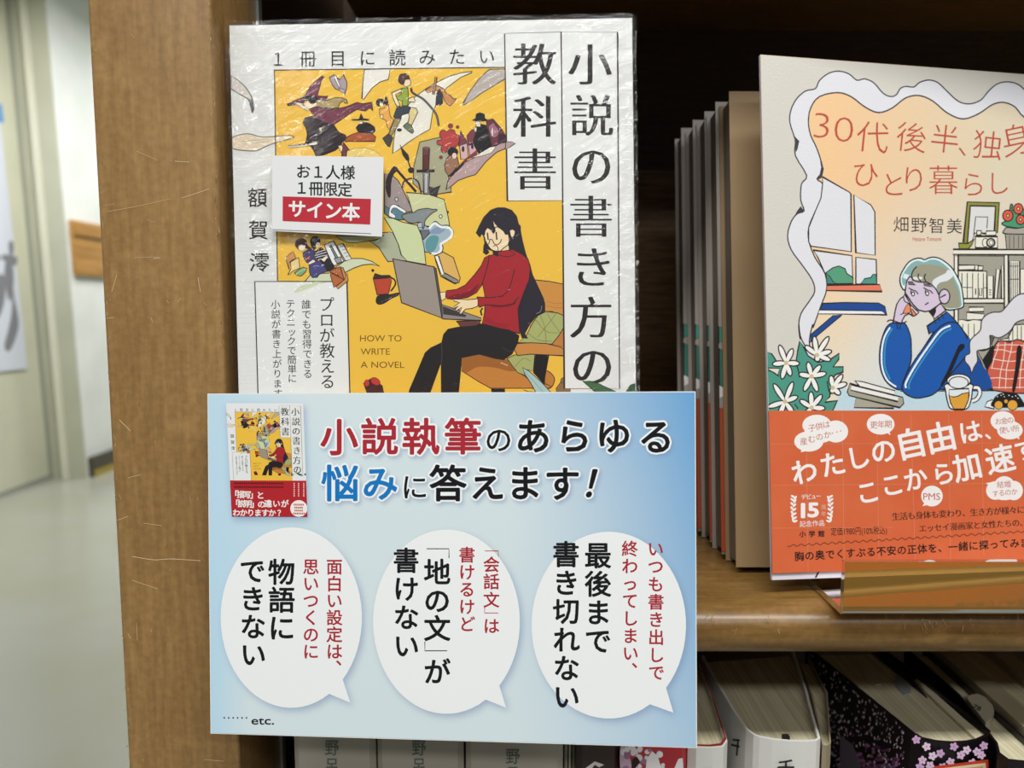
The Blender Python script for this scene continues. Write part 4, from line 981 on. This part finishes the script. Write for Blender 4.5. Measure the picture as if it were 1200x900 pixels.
# lettering
TR = 'BC4A38'
for c_, x, y, em, off in (('3', 310, 325, 44, -.022), ('0', 408, 343, 44, -.022)): A.ch(c_, x / 3.75 + 880, y / 3.75 + 60, em, TR, off, sx=1.25, rot=3)
for c_, x, y, em in (('代', 535, 377, 40), ('後', 705, 378, 38), ('半', 852, 385, 36), ('独', 1040, 412, 37), ('身', 1168, 388, 40), ('ひ', 502, 540, 34), ('と', 625, 585, 32), ('り', 715, 562, 34), ('暮', 845, 565, 37), ('ら', 975, 585, 32), ('し', 1085, 580, 30)):
    A.ch(c_, x / 3.75 + 880, y / 3.75 + 60, em, TR, -.010, rot=6 if y < 430 and c_ != '身' else (-12 if c_ == '身' else 0))
A.stroke('915 425 940 458', 1.8, TR, reg=Q1)
A.line('畑野智美', (1056, 262.8), (1118.2, 265), 19.5, '2A2626', -.004); A.latin('Hatano Tomomi', 1069.5, 1103, 280.0, 4.5, 'C0553F')
COVER2 = A.mapped(RFc.uv)
rb = empty('booklet', mat=RFc.M)
tag(rb, 'illustrated book front with peach window scene and orange paper band on amber stand', 'book')
KR = 1.0
box('cover', 0, RW, 0, .0012, 0, RH, new_mat('lavender_cover', lin('DAD6E0'), .45), rb)
def peach(U, V):
    R = np.array(RFc.R); co = np.array(RFc.p) + U[:, None] * R[:, 0] + V[:, None] * R[:, 2]
    x, y = proj_np(co)
    a = np.array(lin('EEC494')); b = np.array(lin('D6D0BA')); c = np.array(lin('D6DADA')); d = np.array(lin('EBD5B0'))
    tx = np.clip((x - 980) / 190, 0, 1)[:, None]; ty = np.clip((y - 200) / 240, 0, 1)[:, None]
    top = a * (1 - tx * .8) + b * tx * .8; bot = d * (1 - np.clip(tx * 2 + ty * .4, 0, 1)) + c * np.clip(tx * 2 + ty * .4, 0, 1)
    return top * (1 - ty) + bot * ty
grid_print('cover_gradient', rb, M_LINEN, 0, RW, .012, RH, 30, 42, -.00004, peach, KR)
realise('printed_picture', COVER2, rb, M_LINEN, -.00008, KR)
# clip: anything drawn outside the cover is trimmed off
def clip_obj(o, x0, x1, z0, z1):
    import bmesh
    bm = bmesh.new(); bm.from_mesh(o.data)
    for co, no in (((x0, 0, 0), (-1, 0, 0)), ((x1, 0, 0), (1, 0, 0)), ((0, 0, z0), (0, 0, -1)), ((0, 0, z1), (0, 0, 1))):
        bmesh.ops.bisect_plane(bm, geom=bm.verts[:] + bm.edges[:] + bm.faces[:], plane_co=co, plane_no=no, clear_outer=True)
    bm.to_mesh(o.data); bm.free()
for o in rb.children:
    if o.name.startswith('printed_picture'): clip_obj(o, 0.0001, RW - .0001, .0, RH - .0001)
for o in lb.children:
    if o.name.startswith('printed_picture'): clip_obj(o, 0.0001, LW - .0001, .0, LH - .0001)
# band
v_t = RFc.uv(900, 481.3)[1]; v_b = RFc.uv(905, 671.5)[1]
bn = box('paper_band', -.0002, RW + .0002, -.0008, -.0004, v_b, v_t, noise_mat('orange_band', lin('D2683F'), lin('CE6038'), nscale=60, rough=.5, spec=.35), rb); bn['label'] = 'orange paper band with white and black lettering'
A = Art()
WT = 'EDE8E6'
# folds of the band seen as pale lines
for q in ('45 195 1200 190', '50 382 1200 372', '55 575 600 572', '205 60 215 780', '370 50 378 770', '525 60 535 720', '680 60 700 740', '850 60 860 720', '1000 60 1010 700'): A.stroke(PX(Q3, q), .5, 'DA8666')
def cloud(parts, txt, rot=0):
    for c_ in parts: A.ell(*c_, WT, None, reg=Q3, n=24)
cloud([(218, 183, 66, 46), (255, 110, 66, 48), (340, 138, 56, 50), (265, 150, 70, 40)], ''); A.poly('190 215 180 232 215 225', WT, reg=Q3)
cloud([(543, 105, 63, 47)], ''); A.poly('565 140 588 155 580 130', WT, reg=Q3)
cloud([(1095, 90, 55, 44), (1128, 132, 58, 42)], ''); A.poly('1150 160 1172 175 1165 150', WT, reg=Q3)
cloud([(775, 430, 49, 47)], ''); A.poly('745 455 732 475 762 470', WT, reg=Q3)
cloud([(1062, 405, 42, 42), (1103, 380, 45, 40), (1145, 405, 42, 44), (1103, 415, 60, 34)], ''); A.poly('1040 385 1018 372 1055 365', WT, reg=Q3)
def TL(txt, a, b, em, c, off=0.0, rot=0, serif=False, **k):
    A.line(txt, (a[0] / 3.871 + 890, a[1] / 3.871 + 470), (b[0] / 3.871 + 890, b[1] / 3.871 + 470), em / 3.871, c, off, False, rot, serif, **k)
TL('子供は', (232, 122), (297, 106), 36, 'B85540', .0, -8); TL('産むのか', (195, 182), (302, 152), 36, 'B85540', .0, -8)
for x in (325, 345, 362): A.ell(x, 145 - (x - 325) * .25, 3, 3, 'B85540', None, reg=Q3, n=8)
TL('更年期', (512, 108), (578, 104), 36, 'B85540'); TL('お金の', (1075, 92), (1130, 86), 32, 'B85540', .0, -4); TL('使い所', (1095, 132), (1155, 124), 33, 'B85540', .0, -4)
A.latin('PMS', 736 / 3.871 + 890, 812 / 3.871 + 890, 432 / 3.871 + 470, 8, 'B85540')
TL('結婚', (1085, 378), (1118, 376), 33, 'B85540'); TL('するのか', (1062, 418), (1148, 410), 31, 'B85540', .0, -3)
for c_, x, y, em in (('わ', 198, 318, 122), ('た', 325, 285, 120), ('し', 440, 255, 115), ('の', 555, 225, 122), ('自', 680, 192, 146), ('由', 815, 163, 146), ('は', 948, 138, 108), ('こ', 485, 412, 112), ('こ', 595, 378, 110), ('か', 700, 352, 112), ('ら', 826, 328, 110), ('加', 935, 297, 134), ('速', 1083, 262, 136), ('す', 1200, 218, 110)):
    A.ch(c_, x / 3.871 + 890, y / 3.871 + 470, em / 3.871, WT, .020, rot=-12)
A.stroke(PX(Q3, '1018 152 1040 170'), 2.6, WT)
TL('デビュー', (195, 434), (262, 430), 25, WT, .01); A.ch('1', 192 / 3.871 + 890, 495 / 3.871 + 470, 23, WT, .05, sx=1.3); A.ch('5', 238 / 3.871 + 890, 492 / 3.871 + 470, 23, WT, .04, sx=1.3)
TL('周', (285, 480), (285, 480), 24, 'E8B8A4'); TL('年', (285, 510), (285, 510), 24, 'E8B8A4'); TL('記念作品', (190, 556), (276, 552), 29, WT, .004)
for sgn in (-1, 1):
    for i in range(7):
        a = rad(-50 + i * 17); cx = 232 + sgn * (75 + 12 * math.cos(a)) - sgn * 5; cy = 490 + 68 * math.sin(a)
        A.ell(cx - sgn * 3, cy, 11, 5, WT, None, rot=(-60 + i * 6) * (-sgn) + (0 if sgn < 0 else 0), reg=Q3, n=8); A.ell(cx + sgn * 8, cy - 6, 11, 5, WT, None, rot=(30 + i * 8) * (-sgn), reg=Q3, n=8)
TL('小学館', (190, 602), (275, 600), 30, '262020', .024)
A.latin('定価1980円(10%税込)', 318 / 3.871 + 890, 572 / 3.871 + 890, 588.5 / 3.871 + 470, 7.2, '3A2420', .0, rot=-1.3)
w_ = []; 
for i in range(150): x = 122 + i * 8; w_.append((x / 3.871 + 890, (655 - (x - 122) * .0605 + 5 * math.sin(i * 8 / 35 * 2 * math.pi)) / 3.871 + 470))
A.stroke(w_, .8, '5A3428')
TL('生活も身体も変わり、生き方が様々に分', (612, 522), (1213, 490), 38, '3A2420', serif=True, rot=-3)
TL('エッセイ漫画家と女性たちの、', (733, 576), (1190, 549), 37, '3A2420', serif=True, rot=-3)
TL('胸の奥でくすぶる不安の正体を、一緒に探ってみま', (175, 702), (1195, 640), 45, '221A18', .016, rot=-3.5)
bl_, _ = realise('band_lettering', A.mapped(RFc.uv), bn, M_PRINT, -.00084, KR)
clip_obj(bl_, 0, RW, v_b, v_t)
A = Art(); A.stroke('959.5 669.5 955.5 677', 1.8, B2); o, _ = realise('printed_line', A.mapped(RFc.uv), rb, M_PRINT, -.0001, KR)

# ---- acrylic stands (base plate, front lip, back rest) ----
def stand(name, xl, w, yf, yb, zt, lip, th, lean_deg, hback, label):
    e = empty(name, (xl, yf, SH)); tag(e, label, 'stand', None)
    b0 = zt - SH
    r = .0022
    # bent strip profile in y,z: lip top -> bend -> base -> bend -> back rest
    prof = [(0, b0 - th + lip)]
    for i in range(6):
        a = math.pi + math.pi / 2 * i / 5; prof.append((r + r * math.cos(a), b0 - th + r + r * math.sin(a)))
    yb_ = yb - yf; s, c = math.sin(rad(lean_deg)), math.cos(rad(lean_deg))
    prof += [(yb_, b0 - th), (yb_ + s * hback, b0 - th + c * hback)]
    def off(pr, d):
        out = []
        for i, p in enumerate(pr):
            a = pr[max(i - 1, 0)]; b = pr[min(i + 1, len(pr) - 1)]; dx, dy = b[0] - a[0], b[1] - a[1]; l = math.hypot(dx, dy)
            out.append((p[0] - dy / l * d, p[1] + dx / l * d))
        return out
    inn = off(prof, th); loop = prof + inn[::-1]
    m = len(loop); vs = [(0, a, b) for a, b in loop] + [(w, a, b) for a, b in loop]; n = len(prof)
    fs = [(i, i + m, (i + 1) % m + m, (i + 1) % m) for i in range(m)]
    for i in range(n - 1): a = i; b = i + 1; c2 = m - 2 - i; d = m - 1 - i; fs.append((a, b, c2, d)); fs.append((d + m, c2 + m, b + m, a + m))
    o = mesh('bent_sheet', vs, fs, M_ACR, e)
    bv = o.modifiers.new('b', 'BEVEL'); bv.width = .0010; bv.segments = 4; bv.limit_method = 'ANGLE'; bv.angle_limit = rad(50)
    return e
pf = at_z(987.5, 722, SH + .0004)
stand('acrylic_stand', pf.x, .135, pf.y, .2800, SH + .0028, .0182, .0024, 8.9, .02, 'amber clear acrylic stand with front lip under the illustrated peach book')
# ================================================================== STACK BEHIND THE RIGHT BOOK
M_SPGREY = new_mat('shaded_grey_cover', lin('A69E96'), .35); M_ORB = new_mat('shaded_orange_band', lin('B04E2E'), .45); M_TAN = noise_mat('tan_cover', lin('A08560'), lin('997E5A'), nscale=20, rough=.55)  # grey and orange are darkened, the stack's shade is in the colour
th_ = .0150; names = ['foremost, plain tan front', 'second from the front', 'third from the front', 'fourth from the front', 'rearmost']
proto = None
M_FORE = noise_mat('shaded_fore_edge', lin('8E8478'), lin('7A7065'), scale=(3, 900, 3), nscale=1, rough=.75, bump=.3)  # page edges toned down to include the shade they stand in
for i, dx in enumerate((0, -.0012, -.0018, -.0032, -.0050)):
    f = Face((.0846 + dx, .2815 + .0156 * i, SH + .0026), 0, -8.9, 0)
    if i < 2:
        b = empty('stacked_book', mat=f.M)
        book_body(b, .128, .1835, th_ - .0004, M_TAN if i == 0 else M_SPGREY, M_FORE)
        for c in b.children:
            if c.name.startswith('page_block'): c.scale = (1, 1, 1)
        if i == 1:
            A = Art(); A.poly('0 .066 .0035 .067 .0045 .074 .0035 .080 0 .082', '3F7C6E', '26211F', .0004); A.poly('0 .062 .0022 .063 .0018 .066 0 .067', 'E6E2DC')
            A.poly('0 .084 .003 .086 .0025 .090 0 .091', '4A9482', '26211F', .0004)
            realise('printed_picture', A, b, M_PRINT, -.0001)
            box('paper_band', -.0002, .1282, -.0005, -.0001, .001, .058, M_ORB, b); proto = b
    else:
        b = proto.copy(); COL.objects.link(b); b.matrix_world = f.M
        for c in list(proto.children):
            d = c.copy(); COL.objects.link(d); d.parent = b
    tag(b, 'grey-edged copy leaning behind the peach book, ' + names[i], 'book', 'copies stacked behind the peach book')

# ================================================================== LOWER SHELF BOOKS
ZB = -.350
ZT = -.156
def V2(px, py, z=ZT): p = at_z(px, py, z); return (p.x, p.y)
def lower_book(name, plan, zt, cover, label, cat='book', group=None, inset=.0022, ct=.0009, pages=M_PAGES, drop=.0025, nspine=0):
    """plan: outline from back-left, down the left cover, across the spine, up the right cover to back-right"""
    c = plan[len(plan) // 2]
    e = empty(name, (c[0], c[1], ZB)); tag(e, label, cat, group)
    pl = [(p[0] - c[0], p[1] - c[1]) for p in plan]; n = len(pl)
    inn = []
    for i, p in enumerate(pl):
        a = pl[max(i - 1, 0)]; b = pl[min(i + 1, n - 1)]; dx, dy = b[0] - a[0], b[1] - a[1]; l = math.hypot(dx, dy)
        inn.append((p[0] - dy / l * ct, p[1] + dx / l * ct))
    prism('cover', pl + inn[::-1], 0.0003, zt - ZB, cover, e)
    pg = inn[:]; k = .93
    pg[0] = (inn[0][0] * k + inn[1][0] * (1 - k), inn[0][1] * k + inn[1][1] * (1 - k)); pg[-1] = (inn[-1][0] * k + inn[-2][0] * (1 - k), inn[-1][1] * k + inn[-2][1] * (1 - k))
    prism('page_block', pg, .003, zt - ZB - drop, pages, e)
    return e, c
def on_plane(e, name, art, p0, p1, z_t, mat=M_PRINT, off=.0001, K=1.0):
    """art in photo pixels printed on the vertical plane through plan points p0,p1"""
    yaw = math.degrees(math.atan2(p1[1] - p0[1], p1[0] - p0[0])); f = Face((p0[0], p0[1], z_t), yaw, 0, 0)
    o, _ = realise(name, art.mapped(f.uv), e, mat, -off, K)
    o.matrix_local = Matrix.Translation(-e.location) @ f.M; return o
def straight(xa, xb, yf=.258, depth=.128, r=.002, z=ZT, skew=0.0):
    """plain book outline between photo columns xa and xb at the front"""
    fy = lambda px: at_y(px, 885, yf).x
    a, b = fy(xa), fy(xb); s = skew
    return [(a + s, yf + depth), (a, yf + r), (a + r, yf), (b - r, yf), (b, yf + r), (b + s, yf + depth)]
M_SPW = new_mat('shaded_white_spine', lin('ABA498'), .5)  # white greyed down to carry the shade under the card
for i, (xa, xb, gx, gy) in enumerate(((343.5, 439.5, 389, 876), (441.5, 543, 491, 876), (545.5, 660, 601, 886))):
    e, c = lower_book('novel', straight(xa, xb), -.1485, M_SPW, ('white-spined book nearest the post on the lower shelf', 'middle one of the three thick white-spined books under the card', 'widest white-spined book under the card, right of its two twins')[i], group='white-spined books on the lower shelf')
    A = Art(); A.ch('野', gx, gy, 20, '5E6A62', .01, sx=.85); A.ch('呂', gx, gy + 21, 20, '5E6A62', .01, sx=.85)
    y0 = .258; on_plane(e, 'spine_lettering', A, (at_y(xa, 885, y0).x, y0), (at_y(xb, 885, y0).x, y0), -.16)
e, c = lower_book('novel', straight(662, 674, .262), -.152, new_mat('grey_cream_spine', lin('B8B2A0'), .5), 'thin grey-cream book between white-spined book and dark book under the card')
e, c = lower_book('novel', straight(675.5, 727, .258), -.1525, new_mat('near_black_spine', lin('33201E'), .35), 'dark brown-black book with a white angular mark, under the card')
A = Art(); A.poly('682 903 697 892 708 896 702 899 697 896 690 905', 'D8D4D0'); on_plane(e, 'spine_mark', A, (at_y(676, 885, .258).x, .258), (at_y(727, 885, .258).x, .258), -.16)
e, c = lower_book('novel', straight(728, 806, .258), -.153, new_mat('crimson_spine', lin('A82A34'), .35), 'crimson book with white splashes under the card corner')
A = Art(); random.seed(11)
A.poly('728 872 745 873 738 885 741 905 728 905', 'B8A0B4', sm=True)
for i in range(26):
    x = random.uniform(731, 778); y = random.uniform(876, 902); r = random.uniform(1.5, 4.5); A.ell(x, y, r, r * random.uniform(.6, 1.4), 'DCD4D8' if i % 3 else '9A6A88', None, rot=random.uniform(0, 90), n=9)
A.poly('756 905 758 889 764 880 771 886 776 905', 'E4E0E2'); A.poly('788 905 795 889 800 888 801 905', 'E4E0E2'); A.ell(773, 884, 4, 4, 'E4E0E2', n=10); A.poly('741 890 746 886 750 892 746 898 742 905 739 905', '2A1A20')
on_plane(e, 'spine_picture', A, (at_y(728, 885, .258).x, .258), (at_y(806, 885, .258).x, .258), -.16)
# white book with red lining (817..853)
ZT = -.156
pl = [V2(770, 760), V2(790, 830), V2(806, 872), V2(816, 876.0), V2(835, 876.5), V2(848, 875), V2(852.5, 868), V2(838, 822), V2(822, 777)]
e, c = lower_book('novel', pl, ZT, M_WHITE, 'white book with a red lining, just right of the card')
prism('lining', [(p[0] - c[0], p[1] - c[1] + .0012) for p in pl[2:]] + [(p[0] - c[0] - .0006, p[1] - c[1] + .0020) for p in pl[2:][::-1]], .01, ZT - ZB + .0001, new_mat('red_lining', lin('8A2A22'), .5), e)
A = Art(); A.ch('コ', 828, 906, 17, '1E1E1E', .02); on_plane(e, 'spine_lettering', A, V2(810, 876.5), V2(850, 876.5), -.16, off=.0006)
# the thick white book with 千 on spine and cover
pl = [V2(822, 768), V2(840, 800), V2(858, 831), V2(874, 854), V2(883, 861), V2(890, 863.5), V2(905, 866.5), V2(925, 868.5), V2(945, 869), V2(957, 868), V2(961.5, 865), V2(953, 836), V2(945, 806), V2(930, 760)]
e, c = lower_book('novel', pl, ZT, M_WHITE, 'thick white book with a black 千 on its spine and a frayed yellowing page block')
box('ribbon_end', V2(924, 867)[0] - c[0] - .0012, V2(924, 867)[0] - c[0] + .0012, V2(924, 866)[1] - c[1] + .0012, V2(924, 866)[1] - c[1] + .003, ZT - ZB - .0028, ZT - ZB + .0002, new_mat('black_ribbon', (.01, .01, .01), .6), e)
A = Art(); A.ch('千', 920, 898, 21, '1E1E1E', .018)
on_plane(e, 'spine_lettering', A, (V2(905, 866)[0], V2(925, 869)[1]), (V2(945, 868)[0], V2(925, 869)[1] + .0001), -.16, off=.0009)
A = Art(); A.ch('千', 866, 875, 22, '1E1E1E', .018, skew=-.2, sx=.75, rot=14); on_plane(e, 'cover_lettering', A, V2(858, 831), V2(883, 861), -.16, off=.0006)
# thin book with dark lettering between 千 and the blossom book
M_TANB = new_mat('buff_cover', lin('9A8C74'), .5)
pl = [V2(925, 764, -.160), V2(948, 812, -.160), V2(962, 846, -.160), V2(968, 850, -.160), V2(973, 846, -.160), V2(969, 806, -.160), V2(945, 760, -.160)]
pl = [V2(934, 764), V2(951, 808), V2(964, 866), V2(969, 868), V2(974, 864), V2(970, 806), V2(948, 764)]
e, c = lower_book('novel', pl, -.158, M_TANB, 'thin buff book squeezed between the 千 book and the blossom book', ct=.0005)
# blossom book
pl = [V2(944, 757), V2(1058, 850), V2(1068, 858), V2(1080, 865), V2(1098, 869), V2(1117, 870.5), V2(1135, 869.5), V2(1147, 867), V2(1158, 862), V2(1161, 856), V2(1116, 822), V2(1033, 757)]
M_BLK = noise_mat('black_cover', lin('120E12'), lin('1A1218'), nscale=80, rough=.3)
e, c = lower_book('novel', pl, ZT, M_BLK, 'thick black book covered in small pink blossoms, its spine bearing a red-framed panel', ct=.0011)
cL = Art(); random.seed(21)
f0, f1 = V2(944, 757), V2(1058, 850)
def blossom(A, x, y, r, col):
    ph = random.uniform(0, 70)
    for k in range(5):
        a = rad(ph + 72 * k); A.ell(x + r * .55 * math.cos(a), y + r * .55 * math.sin(a), r * .48, r * .38, col, None, rot=math.degrees(a), n=8)
    A.ell(x, y, r * .15, r * .15, '7A3A5A', None, n=6)
for i in range(620):
    t = random.random(); x = 948 + 112 * t; top = 766 + (x - 950) * .83; y = top + random.uniform(-4, 140)
    if y > 905: continue
    r = random.uniform(1.0, 2.4); A_ = cL; A_.ell(x, y, r * .45, r * .95, random.choice(['DCCCDC', 'C4B0C8', 'E8DCE8', '9A88A0']), None, rot=random.uniform(-30, 30), n=7)
for i in range(240):
    x = random.gauss(1015, 20); y = random.gauss(905, 14)
    if y < 766 + (x - 950) * .83 + 8 or x > 1060: continue
    cL.ell(x, y, 2.2, 2, random.choice(['7A4A76', '6A3C66', '9A6A92']), None, rot=i, n=7)
cL.poly('985 905 985 862 1000 872 1012 905', '6E6674')
on_plane(e, 'cover_picture', cL, f0, f1, -.16, off=.00025)
A = Art()
for x, y in ((1085, 874), (1092, 885), (1101, 882), (1113, 892), (1125, 884), (1132, 878), (1139, 893), (1149, 884), (1117, 874), (1080, 890), (1089, 896), (1104, 898), (1127, 899), (1152, 873), (1144, 880), (1073, 866), (1077, 898)): blossom(A, x, y, 5.2, random.choice(['D6B4D2', 'C8A0C8', 'E0C4DC']))
A.poly('1094 897 1157 889 1158 906 1094 906', 'C03C22'); A.poly('1098 900 1154 893 1155 906 1098 906', 'D8C8A8'); A.poly('1101 902.5 1151 896.5 1152 906 1101 906', 'C89A60')
m_ = (V2(1117, 870.5)[1]); on_plane(e, 'spine_picture', A, (V2(1068, 858)[0], m_), (V2(1158, 862)[0], m_ + .0001), -.16, off=.0005)
# shade of the gap between pages and back cover, put in as a black strip; a bookmark tab and a bluish slip
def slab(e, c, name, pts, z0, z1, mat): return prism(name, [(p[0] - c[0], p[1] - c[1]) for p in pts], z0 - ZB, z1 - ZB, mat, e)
slab(e, c, 'gap_shade', [V2(1022, 760), V2(1036, 760), V2(1068, 788), V2(1087, 812)], -.17, -.1578, new_mat('gap_shade_black', (.01, .01, .01), .6))
slab(e, c, 'page_flap', [V2(1070, 786), V2(1152, 858), V2(1146, 864), V2(1084, 806)], -.17, -.1572, M_PAGES)
slab(e, c, 'slip', [V2(1050, 785), V2(1058, 786), V2(1067, 797), V2(1068, 806), V2(1060, 808), V2(1049, 797)], -.17, -.1581, new_mat('bluish_slip', lin('8E9A9E'), .5))
slab(e, c, 'slip', [V2(1012, 778), V2(1022, 777), V2(1035, 785), V2(1033, 796), V2(1026, 797), V2(1014, 790)], -.17, -.1580, new_mat('pale_slip', lin('C8BEA8'), .6))
# grey hard-backed books leaning further right
pl = [V2(1060, 757), V2(1122, 812), V2(1166, 868), V2(1169, 880), V2(1182, 889), V2(1210, 892), V2(1225, 885), V2(1205, 866), V2(1165, 830), V2(1084, 757)]
e, c = lower_book('novel', pl, -.1565, M_BLK, 'black-spined book right of the blossom book with a rounded divider tab')
tb = [(1133, 819), (1138, 815), (1146, 814), (1155, 818), (1163, 827), (1165, 834), (1162, 842), (1155, 848)]
slab(e, c, 'divider_tab', [V2(*p) for p in tb], -.164, -.1556, new_mat('tab_plastic', lin('B8B09C'), .4))
A = Art(); o_ = Art(); o_.latin('78', 1140, 1150, 829, 5, '2A2622', .02, rot=25)
tv, tf, tc_ = o_.items[0]; vv = [(V2(x, y, -.1555)[0] - e.location.x, V2(x, y, -.1555)[1] - e.location.y, -.1555 - ZB) for x, y in tv]
mesh('tab_lettering', vv, [f[::-1] for f in tf], new_mat('tab_ink', lin('2A2622'), .6), e)
pl = [V2(1088, 757), V2(1169, 830), V2(1210, 868), V2(1217, 872), V2(1300, 872), V2(1305, 866), V2(1170, 757)]
M_HB = noise_mat('grey_buff_board', lin('AEA48C'), lin('A2987E'), nscale=30, rough=.6)
e, c = lower_book('novel', pl, -.1540, M_HB, 'thick grey-buff hardback at the right end of the lower shelf', ct=.0085, drop=.0035)
# second stand behind the card: its lip carries the card
stand('acrylic_stand', -.086, .128, .2375, .2640, SH + .0007, .0205, .0005, 4.2, .05, 'amber acrylic stand hidden behind the blue card, under the wrapped book')
D.objects.remove(_fo)
